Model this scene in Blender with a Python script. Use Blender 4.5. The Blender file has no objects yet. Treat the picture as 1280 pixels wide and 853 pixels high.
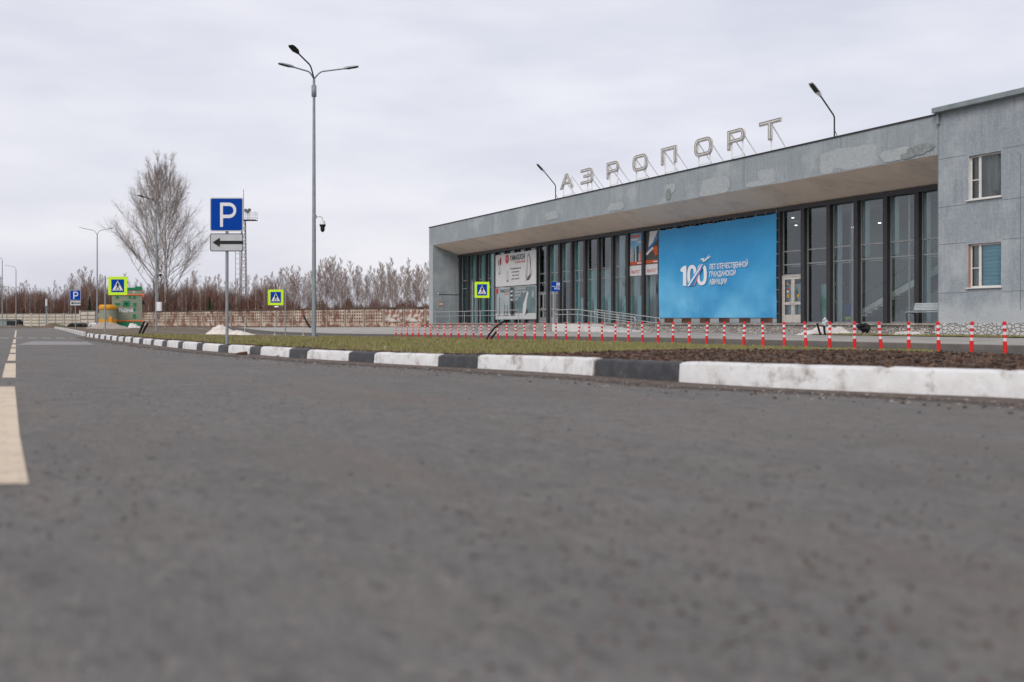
import bpy, math, random
import numpy as np
from mathutils import Vector, noise as mnoise
R=math.radians
random.seed(7)
scene=bpy.context.scene
col=scene.collection
F=1244.0; EYE=0.72; HZ=404.0
TH=math.atan(640.0/F); CT=math.cos(TH); ST=math.sin(TH)
def W(X,Z,z=0.0):            # camera-aligned plan coordinates -> world (x = away from kerb side, y = along the facade)
    return Vector((X*CT+Z*ST, -X*ST+Z*CT, z))
def at(px,Z,z=0.0): return W((px-640)/F*Z, Z, z)
def zy(py,Z): return EYE+(HZ-py)/F*Z
def gp(px,py,z=0.0):
    Z=(EYE-z)*F/(py-HZ); return at(px,Z,z)
def sm(a,b,x):
    t=min(1,max(0,(x-a)/(b-a))); return t*t*(3-2*t)
def fs(px,D):                # coordinate along a facade-parallel plane at offset D for picture column px
    return F*D/(CT*CT*px)-D*ST/CT
def lerp(a,b,t): return a+(b-a)*t

# ------------------------------------------------------------------ materials
def nt(name):
    m=bpy.data.materials.new(name); m.use_nodes=True
    t=m.node_tree; b=t.nodes['Principled BSDF']
    return m,t,b
def N(t,typ,**kw):
    n=t.nodes.new(typ)
    for k,v in kw.items():
        if k in n.inputs.keys(): n.inputs[k].default_value=v
        else: setattr(n,k,v)
    return n
def c4(c): return (c[0],c[1],c[2],1)
def noise(t,vec,scale,detail=4,rough=.6):
    n=N(t,'ShaderNodeTexNoise'); n.inputs['Scale'].default_value=scale
    n.inputs['Detail'].default_value=detail; n.inputs['Roughness'].default_value=rough
    if vec is not None: t.links.new(vec,n.inputs['Vector'])
    return n.outputs['Fac']
def mrange(t,fac,a,b,lo=0,hi=1):
    n=N(t,'ShaderNodeMapRange'); t.links.new(fac,n.inputs['Value'])
    n.inputs['From Min'].default_value=a; n.inputs['From Max'].default_value=b
    n.inputs['To Min'].default_value=lo; n.inputs['To Max'].default_value=hi
    return n.outputs['Result']
def mixc(t,fac,a,b,blend='MIX'):
    n=N(t,'ShaderNodeMix',data_type='RGBA',blend_type=blend)
    if isinstance(fac,(int,float)): n.inputs[0].default_value=fac
    else: t.links.new(fac,n.inputs[0])
    for i,x in ((6,a),(7,b)):
        if isinstance(x,tuple): n.inputs[i].default_value=c4(x)
        else: t.links.new(x,n.inputs[i])
    return n.outputs[2]
def coords(t,scale=(1,1,1),kind='Object'):
    tc=N(t,'ShaderNodeTexCoord'); mp=N(t,'ShaderNodeMapping')
    mp.inputs['Scale'].default_value=scale
    t.links.new(tc.outputs[kind] if kind!='World' else N(t,'ShaderNodeNewGeometry').outputs['Position'],mp.inputs['Vector'])
    return mp.outputs['Vector']
def bump(t,b,h,strength,dist=.02):
    n=N(t,'ShaderNodeBump'); n.inputs['Strength'].default_value=strength; n.inputs['Distance'].default_value=dist
    t.links.new(h,n.inputs['Height']); t.links.new(n.outputs['Normal'],b.inputs['Normal'])
def M(name,c1,c2=None,scale=3,lo=.35,hi=.65,rough=.8,metal=0,bs=0,bscale=30,stain=None,sscale=1.2,slo=.55,shi=.7,cs=(1,1,1),spec=.3,kind='Object'):
    m,t,b=nt(name)
    if c2 is None: c2=tuple(x*.85 for x in c1)
    v=coords(t,cs,kind)
    c=mixc(t,mrange(t,noise(t,v,scale,6,.65),lo,hi),c1,c2)
    if stain: c=mixc(t,mrange(t,noise(t,v,sscale,5,.7),slo,shi),c,stain)
    t.links.new(c,b.inputs['Base Color'])
    b.inputs['Roughness'].default_value=rough; b.inputs['Metallic'].default_value=metal
    b.inputs['Specular IOR Level'].default_value=spec
    if bs: bump(t,b,noise(t,v,bscale,4,.6),bs)
    return m
def asphalt(name,base,brown=.5,far=False):
    m,t,b=nt(name); v=coords(t)
    c=mixc(t,mrange(t,noise(t,v,.25,4,.6),.36,.62),tuple(x*1.06 for x in base),tuple(x*.74 for x in base))
    c=mixc(t,mrange(t,noise(t,v,1.7,5,.7),.42,.70,0,.8),c,tuple(x*1.28 for x in base))
    va=coords(t,(1,.30,1)); vb=coords(t,(1,.45,1))
    c=mixc(t,mrange(t,noise(t,va,3.2,5,.75),.48,.72,0,.6),c,tuple(x*.62 for x in base))
    c=mixc(t,mrange(t,noise(t,va,2.1,4,.6),.48,.72,0,.5),c,(base[0]*1.30,base[1]*1.20,base[2]*1.08))
    c=mixc(t,mrange(t,noise(t,va,9,4,.7),.54,.74,0,.7),c,tuple(x*.45 for x in base))
    c=mixc(t,mrange(t,noise(t,vb,19,3,.7),.52,.72,0,.28),c,(base[0]*1.75,base[1]*1.68,base[2]*1.6))
    st_=N(t,'ShaderNodeTexVoronoi'); st_.inputs['Scale'].default_value=26; t.links.new(vb,st_.inputs['Vector'])
    sr=N(t,'ShaderNodeSeparateXYZ'); t.links.new(st_.outputs['Color'],sr.inputs[0])
    c=mixc(t,mrange(t,sr.outputs['X'],.72,1,0,.7),c,tuple(x*.42 for x in base))
    c=mixc(t,mrange(t,sr.outputs['Y'],.85,1,0,.35),c,(base[0]*1.9,base[1]*1.75,base[2]*1.6))
    v3=coords(t,(.55,.13,1))
    c=mixc(t,mrange(t,noise(t,v3,1.2,5,.65),.48,.72,0,.65*brown+.1),c,(base[0]*1.10,base[1]*.90,base[2]*.72))
    # stains and tyre-darkened streaks along the road
    v4=coords(t,(1.1,.05,1))
    c=mixc(t,mrange(t,noise(t,v4,1.0,3,.5),.5,.72,0,.35),c,tuple(x*.72 for x in base))
    g=N(t,'ShaderNodeTexVoronoi'); g.inputs['Scale'].default_value=70; t.links.new(v,g.inputs['Vector'])
    c=mixc(t,mrange(t,g.outputs['Distance'],.1,.75,.0,.5),c,tuple(x*.55 for x in base))
    gg=noise(t,v,38,5,.75)
    c=mixc(t,mrange(t,gg,.36,.64,.55,0),c,tuple(x*.45 for x in base))
    c=mixc(t,mrange(t,gg,.56,.8,0,.5),c,tuple(min(1,x*1.7) for x in base))
    p=N(t,'ShaderNodeTexVoronoi'); p.inputs['Scale'].default_value=3.7; p.inputs['Randomness'].default_value=1; t.links.new(va,p.inputs['Vector'])
    c=mixc(t,mrange(t,p.outputs['Distance'],.03,.13,.75,0),c,tuple(x*.25 for x in base))
    p2=N(t,'ShaderNodeTexVoronoi'); p2.inputs['Scale'].default_value=19; t.links.new(v,p2.inputs['Vector'])
    gate=mrange(t,noise(t,v,1.1,3,.6),.45,.7,0,.8)
    mm=N(t,'ShaderNodeMath',operation='MULTIPLY'); t.links.new(gate,mm.inputs[0]); t.links.new(mrange(t,p2.outputs['Distance'],.05,.22,1,0),mm.inputs[1])
    c=mixc(t,mm.outputs[0],c,tuple(x*.35 for x in base))
    t.links.new(c,b.inputs['Base Color']); b.inputs['Roughness'].default_value=.82
    b.inputs['Specular IOR Level'].default_value=.25
    ah=N(t,'ShaderNodeMath',operation='MULTIPLY_ADD'); t.links.new(noise(t,v,24,5,.8),ah.inputs[0]); ah.inputs[1].default_value=1.6; t.links.new(g.outputs['Distance'],ah.inputs[2])
    bump(t,b,ah.outputs[0],.9,.014)
    return m
def plaster(name,c1,c2,light,zl=None):
    m,t,b=nt(name); v=coords(t)
    c=mixc(t,mrange(t,noise(t,v,9,8,.8),.36,.64),c1,c2)
    vs=coords(t,(1,1.6,.10))
    c=mixc(t,mrange(t,noise(t,vs,1.6,5,.7),.50,.78,0,.55),c,tuple(x*.62 for x in c1))
    c=mixc(t,mrange(t,noise(t,v,.5,4,.6),.50,.68,0,.55),c,light)
    c=mixc(t,mrange(t,noise(t,v,26,3,.7),.50,.8,0,.55),c,light)
    vz=coords(t,(1,5,.35)); c=mixc(t,mrange(t,noise(t,vz,2.2,5,.75),.50,.75,0,.5),c,light)
    c=mixc(t,mrange(t,noise(t,coords(t,(1,2.2,.07)),2.0,4,.6),.60,.78,0,.6),c,tuple(x*.5 for x in c1))
    if zl:
        sp=N(t,'ShaderNodeSeparateXYZ'); t.links.new(v,sp.inputs[0])
        mu=N(t,'ShaderNodeMath',operation='MULTIPLY_ADD'); t.links.new(noise(t,v,1.3,6,.7),mu.inputs[0]); mu.inputs[1].default_value=-2.2
        t.links.new(sp.outputs['Z'],mu.inputs[2])
        c=mixc(t,mrange(t,mu.outputs[0],zl-1.1-.35,zl-1.1+.30,.7,0),c,light)
    t.links.new(c,b.inputs['Base Color']); b.inputs['Roughness'].default_value=.93; b.inputs['Specular IOR Level'].default_value=.15
    bump(t,b,noise(t,v,22,5,.7),.7,.03)
    return m
mt={}
mt['asphalt']=asphalt('asphalt',(.226,.215,.205),1)
mt['asphalt2']=asphalt('service_road_asphalt',(.125,.118,.112),.1)
mt['paving']=M('concrete_paving',(.36,.345,.32),(.28,.265,.245),.8,stain=(.22,.20,.18),sscale=.4)
mt['kerbdark']=M('dark_kerb_face',(.16,.145,.13),(.12,.11,.10),2.5)
mt['kerb_plain']=M('kerb_concrete',(.36,.34,.31),(.20,.18,.16),2.5)
mt['curbw']=M('white_kerb_paint',(.66,.66,.67),(.56,.555,.54),5,stain=(.26,.23,.20),sscale=3.4,slo=.52,shi=.72,bs=.5,bscale=14,rough=.7)
mt['curbk']=M('black_kerb_paint',(.034,.036,.041),(.060,.061,.064),5,stain=(.16,.145,.13),sscale=5,slo=.58,shi=.85,bs=.5,bscale=14,rough=.6)
mt['mark']=M('road_paint',(.62,.51,.38),(.48,.40,.30),4,stain=(.22,.20,.19),sscale=18,slo=.57,shi=.66,rough=.7)
mt['dirt']=M('bare_dirt',(.155,.105,.075),(.085,.058,.042),.9,stain=(.12,.13,.05),sscale=.35,slo=.5,shi=.65,bs=.9,bscale=9)
mt['soil']=M('turned_soil',(.095,.052,.034),(.024,.014,.010),3.4,stain=(.19,.12,.08),sscale=4.5,slo=.52,shi=.70,bs=1,bscale=12)
mt['turf']=M('turf',(.12,.105,.05),(.13,.092,.055),1.1,stain=(.07,.048,.033),sscale=.8,slo=.55,shi=.7,bs=1,bscale=14)
mt['blade']=M('grass_blade',(.20,.215,.062),(.29,.25,.12),1.2,stain=(.28,.21,.125),sscale=2.2,slo=.52,shi=.68)
mt['ground']=M('waste_ground',(.16,.12,.08),(.10,.085,.05),.2)
mt['plaster']=plaster('grey_plaster',(.305,.348,.370),(.225,.258,.278),(.44,.47,.48))
mt['plasterw']=plaster('wing_plaster',(.305,.348,.382),(.228,.262,.292),(.47,.495,.505),1.42)
mt['patch']=M('repair_plaster',(.395,.42,.43),(.315,.345,.36),7,bs=.6,bscale=22,stain=(.265,.30,.32),sscale=2.5,rough=.95)
mt['soffit']=M('soffit_paint',(.90,.765,.645),(.82,.695,.59),.35,rough=.9,stain=(.60,.52,.46),sscale=.6,slo=.5,shi=.8)
mt['stain']=M('damp_stain',(.17,.19,.19),(.26,.285,.285),6)
mt['seam']=M('panel_seam',(.13,.155,.17))
mt['edge']=M('roof_flashing',(.045,.047,.05))
mt['slab']=M('roof_slab_metal',(.24,.28,.29),(.18,.21,.22),2)
mt['fin']=M('dark_fin',(.036,.036,.041),(.026,.026,.031),3,rough=.5,spec=.4)
mt['alu']=M('grey_aluminium',(.30,.31,.31),(.24,.25,.25),4,rough=.45,metal=.3)
mt['doorw']=M('door_frame_paint',(.55,.52,.48),(.45,.42,.39),4,rough=.5)
mt['white']=M('white_frame',(.66,.65,.63),(.56,.55,.53),3,rough=.5)
mt['steel']=M('galvanised_steel',(.30,.335,.35),(.23,.26,.275),6,rough=.55,metal=.35)
mt['rail']=M('stainless_rail',(.52,.51,.50),(.40,.40,.40),6,rough=.35,metal=.6)
mt['black']=M('black_plastic',(.012,.012,.014),(.02,.02,.022),4,rough=.6)
mt['dgrey']=M('dark_grey_metal',(.05,.052,.056))
mt['blue']=M('sign_blue',(.000,.052,.34),(.000,.045,.30),3,rough=.6,spec=.08)
mt['signw']=M('sign_white',(.74,.74,.76),(.68,.68,.70),3,rough=.4)
mt['signg']=M('sign_grey',(.50,.51,.53),(.45,.46,.48),3,rough=.4)
mt['signk']=M('sign_black',(.010,.010,.011),rough=.5)
mt['yg']=M('fluorescent_yellow',(.58,.86,.02),(.54,.80,.02),3,rough=.5)
mt['red']=M('bollard_red',(.72,.022,.018),(.60,.02,.018),3,rough=.5,kind='World')
mt['bw']=M('bollard_white',(.76,.70,.71),(.64,.57,.59),3,rough=.5,kind='World')
mt['letter']=M('letter_metal',(.66,.65,.63),(.50,.49,.47),2.5,rough=.5,metal=0,stain=(.42,.38,.34),sscale=3)
mt['letterd']=M('letter_rim',(.09,.082,.078),(.14,.13,.12),3,rough=.6)
mt['support']=M('white_support_steel',(.85,.85,.85),(.74,.74,.74),5,rough=.6)
mt['frame_w']=M('pale_steel',(.55,.55,.56),(.44,.44,.45),5,rough=.5)
mt['bench']=M('bench_plank',(.50,.54,.55),(.40,.44,.45),4,cs=(4,1,4),rough=.6)
mt['snow']=M('old_snow',(.68,.65,.64),(.52,.48,.46),2.2,stain=(.42,.32,.26),sscale=3.0,slo=.58,shi=.74,bs=.5,bscale=10)
mt['sand']=M('pale_sand',(.70,.64,.58),(.54,.48,.43),3,bs=.6,bscale=14)
mt['gravel']=M('gravel_heap',(.42,.37,.32),(.22,.18,.15),6,bs=1,bscale=14)
mt['stoned']=M('dark_chip',(.06,.052,.047),(.035,.03,.028),9)
mt['stone']=M('stone_piece',(.20,.17,.15),(.10,.085,.075),4,bs=.5,bscale=10)
mt['net']=M('green_grey_cladding',(.22,.25,.18),(.27,.285,.22),1.2,rough=.8,stain=(.18,.23,.16),sscale=1)
mt['green']=M('bright_green_sheet',(.008,.235,.10),(.01,.18,.08),1.5,rough=.6)
mt['orange']=M('orange_strap',(.80,.21,.06),(.62,.16,.05),3)
mt['yellow']=M('yellow_sheet',(.66,.32,.03),(.55,.26,.02),1.5)
mt['fencew']=M('cream_fence_concrete',(.56,.52,.44),(.44,.40,.34),.5,stain=(.36,.31,.26),sscale=1.5,rough=.9,kind='World')
mt['fenceb']=M('weathered_fence_concrete',(.56,.48,.40),(.36,.28,.22),.35,lo=.42,hi=.58,stain=(.20,.09,.065),sscale=.75,slo=.48,shi=.58,rough=.9,kind='World')
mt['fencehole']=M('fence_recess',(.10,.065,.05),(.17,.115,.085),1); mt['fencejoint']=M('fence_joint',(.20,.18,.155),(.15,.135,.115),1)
mt['coping']=M('fence_coping',(.10,.075,.06),(.06,.045,.038),1)
mt['bark']=M('birch_bark',(.70,.67,.64),(.50,.47,.44),1.2,stain=(.06,.052,.05),sscale=2.0,slo=.53,shi=.60,cs=(1,1,2.2),kind='World')
mt['limb']=M('grey_limb',(.25,.22,.20),(.16,.14,.13),2)
mt['twig']=M('fine_twig',(.36,.305,.27),(.26,.205,.175),.12,kind='World')
mt['twigr']=M('reddish_twig',(.22,.135,.11),(.30,.235,.205),.15,lo=.42,hi=.6,kind='World')
mt['thick']=M('thicket_stems',(.165,.066,.052),(.12,.078,.056),.09,lo=.4,hi=.6,stain=(.25,.165,.135),sscale=.16,slo=.52,shi=.66)
mt['pine']=M('pine_green',(.035,.06,.03),(.05,.07,.035),1)
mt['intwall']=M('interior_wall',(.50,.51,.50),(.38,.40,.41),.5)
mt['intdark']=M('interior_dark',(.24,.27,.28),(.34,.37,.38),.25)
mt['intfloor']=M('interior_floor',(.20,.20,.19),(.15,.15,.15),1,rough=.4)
mt['curtain2']=M('grey_curtain',(.56,.62,.63),(.42,.47,.48),1.6,cs=(1,3,.15))
mt['curtain']=M('pale_curtain',(.66,.76,.78),(.45,.57,.60),1.6,cs=(1,3,.15))
mt['tcurt']=M('teal_curtain',(.36,.70,.68),(.22,.50,.50),1.2,cs=(1,3,.3))
mt['blind']=M('blue_blind',(.36,.62,.72),(.26,.50,.60),3,cs=(1,1,4))
mt['netcurt']=M('net_curtain',(.46,.45,.43),(.28,.28,.27),3,cs=(1,4,.3))
mt['foam']=M('orange_foam',(.46,.20,.12),(.36,.22,.16),5)
mt['leafg']=M('plant_leaf',(.10,.20,.04),(.05,.12,.02),6)
mt['brown']=M('rust_board',(.14,.060,.038),(.05,.03,.025),2)
mt['pred']=M('poster_red',(.58,.02,.03)); mt['pgrey']=M('poster_grey',(.25,.27,.28),(.36,.38,.39),1.2)
mt['plight']=M('poster_white',(.58,.58,.585),(.54,.54,.55),2,rough=.5)
mt['pteal']=M('poster_teal',(.075,.125,.135),(.16,.225,.235),.55,rough=.4)
mt['pblue']=M('poster_blue',(.03,.13,.32),(.10,.26,.42),1.3); mt['porange']=M('poster_orange',(.50,.10,.03))
mt['logo']=M('banner_white',(.74,.75,.78),(.72,.73,.76),1,rough=.7)
mt['logor']=M('banner_red',(.55,.22,.32)); mt['logob']=M('banner_blue_stripe',(.03,.22,.52))
def emis(name,c,s):
    m,t,b=nt(name); b.inputs['Emission Color'].default_value=c4(c); b.inputs['Emission Strength'].default_value=s; return m
mt['lamp']=emis('lit_lamp',(1,.93,.8),3)
def glassmat(name,tint,refl):
    m=bpy.data.materials.new(name); m.use_nodes=True; t=m.node_tree; t.nodes.clear()
    out=N(t,'ShaderNodeOutputMaterial'); tr=N(t,'ShaderNodeBsdfTransparent'); gl=N(t,'ShaderNodeBsdfGlossy'); mx=N(t,'ShaderNodeMixShader')
    tr.inputs['Color'].default_value=c4(tint); gl.inputs['Roughness'].default_value=.03; gl.inputs['Color'].default_value=(.86,.93,.96,1)
    lw=N(t,'ShaderNodeLayerWeight'); lw.inputs['Blend'].default_value=.32
    f=mrange(t,lw.outputs['Fresnel'],0,1,refl,1.0)
    v=coords(t); bp=N(t,'ShaderNodeBump'); bp.inputs['Strength'].default_value=.06; bp.inputs['Distance'].default_value=.05
    t.links.new(noise(t,v,.7,2,.5),bp.inputs['Height']); t.links.new(bp.outputs['Normal'],gl.inputs['Normal'])
    t.links.new(f,mx.inputs[0]); t.links.new(tr.outputs[0],mx.inputs[1]); t.links.new(gl.outputs[0],mx.inputs[2]); t.links.new(mx.outputs[0],out.inputs[0])
    return m
mt['glass']=glassmat('window_glass',(.85,.95,.95),.085)
mt['glassd']=glassmat('dark_window_glass',(.36,.42,.46),.05)
mt.setdefault('glassc',glassmat('clear_pane',(.8,.86,.88),.03))
mt['rampw']=M('ramp_whitewash',(.62,.61,.59),(.54,.53,.51),2,stain=(.38,.35,.32),sscale=1.5)
mt.setdefault('pgreyd',M('poster_dark',(.07,.075,.08)))
mt['snowbag']=M('white_polythene',(.60,.61,.62),(.40,.42,.44),8,rough=.5)
mt['netlite']=M('pale_green_metal',(.24,.28,.26),(.18,.21,.20),1)
mt['fencepaint']=M('white_wall_paint',(.62,.58,.55),(.48,.44,.40),1,stain=(.24,.11,.08),sscale=1.3,slo=.47,shi=.56)
mt['fencepost']=M('fence_post_concrete',(.36,.31,.26),(.24,.20,.165),1)
mt['mastm']=M('mast_steel',(.17,.15,.145),(.11,.09,.085),2)
# banner: sky blue printed cloth with soft clouds
m,t,b=nt('banner_cloth'); v=coords(t,(1,1,1.3))
c=mixc(t,mrange(t,noise(t,v,.28,4,.55),.38,.66),(.016,.245,.525),(.026,.30,.59))
sp=N(t,'ShaderNodeSeparateXYZ'); t.links.new(coords(t),sp.inputs[0])
lowz=mrange(t,sp.outputs['Z'],0,3.6,1,0)
mm=N(t,'ShaderNodeMath',operation='MULTIPLY'); t.links.new(lowz,mm.inputs[0]); t.links.new(mrange(t,noise(t,v,.30,5,.5),.36,.68,0,.85),mm.inputs[1])
c=mixc(t,mm.outputs[0],c,(.20,.56,.80)); mm2=N(t,'ShaderNodeMath',operation='MULTIPLY'); t.links.new(lowz,mm2.inputs[0]); t.links.new(mrange(t,noise(t,v,.7,6,.6),.60,.80,0,.35),mm2.inputs[1])
c=mixc(t,mm2.outputs[0],c,(.015,.16,.42))
t.links.new(c,b.inputs['Base Color']); b.inputs['Roughness'].default_value=.55
bump(t,b,noise(t,coords(t,(1,.8,.5)),1.1,3,.5),.35,.15); mt['banner']=m
# plinth: white-washed rubble masonry
def N_col(t,v):
    n=N(t,'ShaderNodeTexNoise'); n.inputs['Scale'].default_value=2.5; t.links.new(v,n.inputs['Vector']); return n.outputs['Color']
def rubble(name,c1,c2,gap,sc):
    m,t,b=nt(name); v0=coords(t,(1,1,1.5)); v=mixc(t,.09,v0,N_col(t,v0))
    vo=N(t,'ShaderNodeTexVoronoi',feature='DISTANCE_TO_EDGE'); vo.inputs['Scale'].default_value=sc; t.links.new(v,vo.inputs['Vector'])
    c=mixc(t,mrange(t,noise(t,v,3,6,.7),.35,.65),c1,c2)
    c=mixc(t,mrange(t,vo.outputs['Distance'],.01,.10,1,0),c,gap)
    t.links.new(c,b.inputs['Base Color']); b.inputs['Roughness'].default_value=.9
    bump(t,b,mrange(t,vo.outputs['Distance'],0,.15),1,.05); return m
mt['plinthw']=rubble('whitewashed_stone',(.60,.60,.59),(.48,.48,.47),(.43,.43,.42),5.5)
mt['plinthr']=rubble('patchy_stone',(.58,.56,.53),(.26,.22,.19),(.24,.21,.19),8)

# ------------------------------------------------------------------ mesh building
class MB:
    def __init__(s,off=(0,0,0)): s.v=[];s.f=[];s.m=[];s.sm=[];s.mats=[];s.off=Vector(off)
    def mi(s,mat):
        if mat not in s.mats: s.mats.append(mat)
        return s.mats.index(mat)
    def face(s,pts,mat,smooth=False):
        n=len(s.v); s.v+= [tuple(p) for p in pts]; s.f.append(tuple(range(n,n+len(pts)))); s.m.append(s.mi(mat)); s.sm.append(smooth)
    def mesh(s,V,Fc,mat,smooth=False):
        n=len(s.v); s.v+=[tuple(p) for p in V]; i=s.mi(mat)
        for f in Fc: s.f.append(tuple(a+n for a in f)); s.m.append(i); s.sm.append(smooth)
    def box(s,a,b,mat,bev=0):
        x0,y0,z0=[min(a[i],b[i]) for i in range(3)]; x1,y1,z1=[max(a[i],b[i]) for i in range(3)]
        if bev<=0:
            V=[(x,y,z) for x in(x0,x1) for y in(y0,y1) for z in(z0,z1)]
            s.mesh(V,[(0,1,3,2),(4,6,7,5),(0,4,5,1),(2,3,7,6),(0,2,6,4),(1,5,7,3)],mat)
        else:
            e=bev; r=[]
            for (z,i) in ((z0,e),(z0+e,0),(z1-e,0),(z1,e)):
                r.append([(x0+i,y0+e,z),(x0+e,y0+i,z),(x1-e,y0+i,z),(x1-i,y0+e,z),(x1-i,y1-e,z),(x1-e,y1-i,z),(x0+e,y1-i,z),(x0+i,y1-e,z)])
            V=[p for q in r for p in q]; Fc=[tuple(range(7,-1,-1)),tuple(range(24,32))]
            for k in range(3):
                for j in range(8): Fc.append((k*8+j,k*8+(j+1)%8,(k+1)*8+(j+1)%8,(k+1)*8+j))
            s.mesh(V,Fc,mat)
    def tube(s,pts,rad,mat,n=8,smooth=True,caps=True):
        pts=[Vector(p) for p in pts]
        if not isinstance(rad,(list,tuple)): rad=[rad]*len(pts)
        V=[];Fc=[]; up=Vector((0,0,1)); last=None
        for i,p in enumerate(pts):
            d=(pts[min(i+1,len(pts)-1)]-pts[max(i-1,0)]).normalized()
            if last is None:
                a=d.orthogonal().normalized()
            else:
                a=(last-d*last.dot(d)); a=a.normalized() if a.length>1e-6 else d.orthogonal().normalized()
            last=a; b_=d.cross(a)
            for k in range(n):
                an=2*math.pi*k/n; V.append(p+(a*math.cos(an)+b_*math.sin(an))*rad[i])
        for i in range(len(pts)-1):
            for k in range(n): Fc.append((i*n+k,i*n+(k+1)%n,(i+1)*n+(k+1)%n,(i+1)*n+k))
        s.mesh(V,Fc,mat,smooth)
        if caps: 
            s.face(V[:n][::-1],mat); s.face(V[-n:],mat)
    def bar(s,a,b,w,h,mat):
        a=Vector(a);b=Vector(b);d=(b-a).normalized()
        side=d.cross(Vector((0,0,1))); side=side.normalized() if side.length>1e-4 else Vector((1,0,0))
        u=side.cross(d).normalized(); V=[]
        for p in (a,b):
            for (i,j) in ((-1,-1),(1,-1),(1,1),(-1,1)): V.append(p+side*i*w/2+u*j*h/2)
        s.mesh(V,[(3,2,1,0),(4,5,6,7),(0,1,5,4),(1,2,6,5),(2,3,7,6),(3,0,4,7)],mat)
    def build(s,name,parent=None,loc=None,rotz=0):
        off=s.off; me=bpy.data.meshes.new(name)
        me.from_pydata([(p[0]-off[0],p[1]-off[1],p[2]-off[2]) for p in s.v],[],s.f)
        for mm_ in s.mats: me.materials.append(mt[mm_])
        me.polygons.foreach_set('material_index',s.m); me.polygons.foreach_set('use_smooth',s.sm); me.update()
        o=bpy.data.objects.new(name,me); col.objects.link(o)
        if parent: o.parent=parent
        if loc is not None: o.location=loc
        elif parent is None: o.location=off
        o.rotation_euler.z=rotz
        return o
def tag(o,label=None,cat=None,group=None,kind=None):
    if label: o['label']=label
    if cat: o['category']=cat
    if group: o['group']=group
    if kind: o['kind']=kind
    return o
def empty(name,loc,rotz=0,**k):
    o=bpy.data.objects.new(name,None); col.objects.link(o); o.location=loc; o.rotation_euler.z=rotz; o.empty_display_size=.2
    return tag(o,**k)
def copy_tree(o,parent=None):
    c=o.copy(); col.objects.link(c); c.parent=parent
    for ch in list(o.children): copy_tree(ch,c)
    return c
def text_geo(body,size,bold=0,align='LEFT',sx=1,shear=0):
    cu=bpy.data.curves.new('t','FONT'); cu.body=body; cu.size=size; cu.offset=bold; cu.align_x=align; cu.shear=shear; cu.resolution_u=3
    ob=bpy.data.objects.new('t',cu); me=bpy.data.meshes.new_from_object(ob)
    V=[(v.co.x*sx,v.co.y) for v in me.vertices]; Fc=[tuple(p.vertices) for p in me.polygons]
    bpy.data.objects.remove(ob); bpy.data.curves.remove(cu); bpy.data.meshes.remove(me)
    return V,Fc
def text_w(V): return max(v[0] for v in V)-min(v[0] for v in V)
def poly_geo(loops,extr=0,off=0):
    cu=bpy.data.curves.new('t','CURVE'); cu.dimensions='2D'; cu.fill_mode='BOTH'; cu.extrude=extr; cu.offset=off
    for lp in loops:
        sp=cu.splines.new('POLY'); sp.points.add(len(lp)-1)
        for i,p in enumerate(lp): sp.points[i].co=(p[0],p[1],0,1)
        sp.use_cyclic_u=True
    ob=bpy.data.objects.new('t',cu); me=bpy.data.meshes.new_from_object(ob)
    V=[tuple(v.co) for v in me.vertices]; Fc=[tuple(p.vertices) for p in me.polygons]
    bpy.data.objects.remove(ob); bpy.data.curves.remove(cu); bpy.data.meshes.remove(me)
    return V,Fc
def wallV(V,D,s,z):    # flat shape (x right, y up) on a facade-parallel plane that faces the road
    return [(D,s-v[0],z+v[1]) for v in V]
def frontV(V,y,x=0,z=0):   # flat shape on a local plane facing -y
    return [(x+v[0],y,z+v[1]) for v in V]

# ------------------------------------------------------------------ world, sun, camera
world=bpy.data.worlds.new('World'); scene.world=world; world.use_nodes=True
t=world.node_tree; t.nodes.clear()
out=N(t,'ShaderNodeOutputWorld'); sky=N(t,'ShaderNodeTexSky',sky_type='NISHITA',sun_disc=False)
SE,SR=R(40),R(235)
sky.sun_elevation=SE; sky.sun_rotation=SR; sky.dust_density=5
b1=N(t,'ShaderNodeBackground'); b1.inputs['Strength'].default_value=.05*.4; t.links.new(sky.outputs[0],b1.inputs['Color'])
b2=N(t,'ShaderNodeBackground'); b2.inputs['Strength'].default_value=1.0
tc=N(t,'ShaderNodeTexCoord'); mp=N(t,'ShaderNodeMapping'); mp.inputs['Scale'].default_value=(1,1,3.6); mp.inputs['Rotation'].default_value=(R(4),0,0); t.links.new(tc.outputs['Generated'],mp.inputs['Vector'])
n1=noise(t,mp.outputs['Vector'],2.0,5,.5); n2=noise(t,mp.outputs['Vector'],6,5,.5)
ad=N(t,'ShaderNodeMath',operation='MULTIPLY_ADD'); t.links.new(n2,ad.inputs[0]); ad.inputs[1].default_value=.35; t.links.new(n1,ad.inputs[2])
cc=mixc(t,mrange(t,ad.outputs[0],.50,.80),(.640,.650,.735),(.835,.825,.880))
t.links.new(cc,b2.inputs['Color'])
ash=N(t,'ShaderNodeAddShader'); t.links.new(b1.outputs[0],ash.inputs[0]); t.links.new(b2.outputs[0],ash.inputs[1]); t.links.new(ash.outputs[0],out.inputs[0])
sl=bpy.data.lights.new('sun','SUN'); sl.energy=1.5; sl.angle=R(28); sl.color=(1,.97,.93)
so=bpy.data.objects.new('sun',sl); col.objects.link(so)
sd=Vector((math.sin(SR)*math.cos(SE),math.cos(SR)*math.cos(SE),math.sin(SE)))
so.rotation_euler=sd.to_track_quat('Z','Y').to_euler(); so.location=(0,-20,40)
cam=bpy.data.cameras.new('camera'); co=bpy.data.objects.new('camera',cam); col.objects.link(co); scene.camera=co
cam.sensor_width=36; cam.lens=F/1280*36; cam.clip_start=.05; cam.clip_end=3000; cam.shift_y=-22.5/1280
co.location=(0,0,EYE); co.rotation_euler=(R(90),0,-TH)
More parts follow.
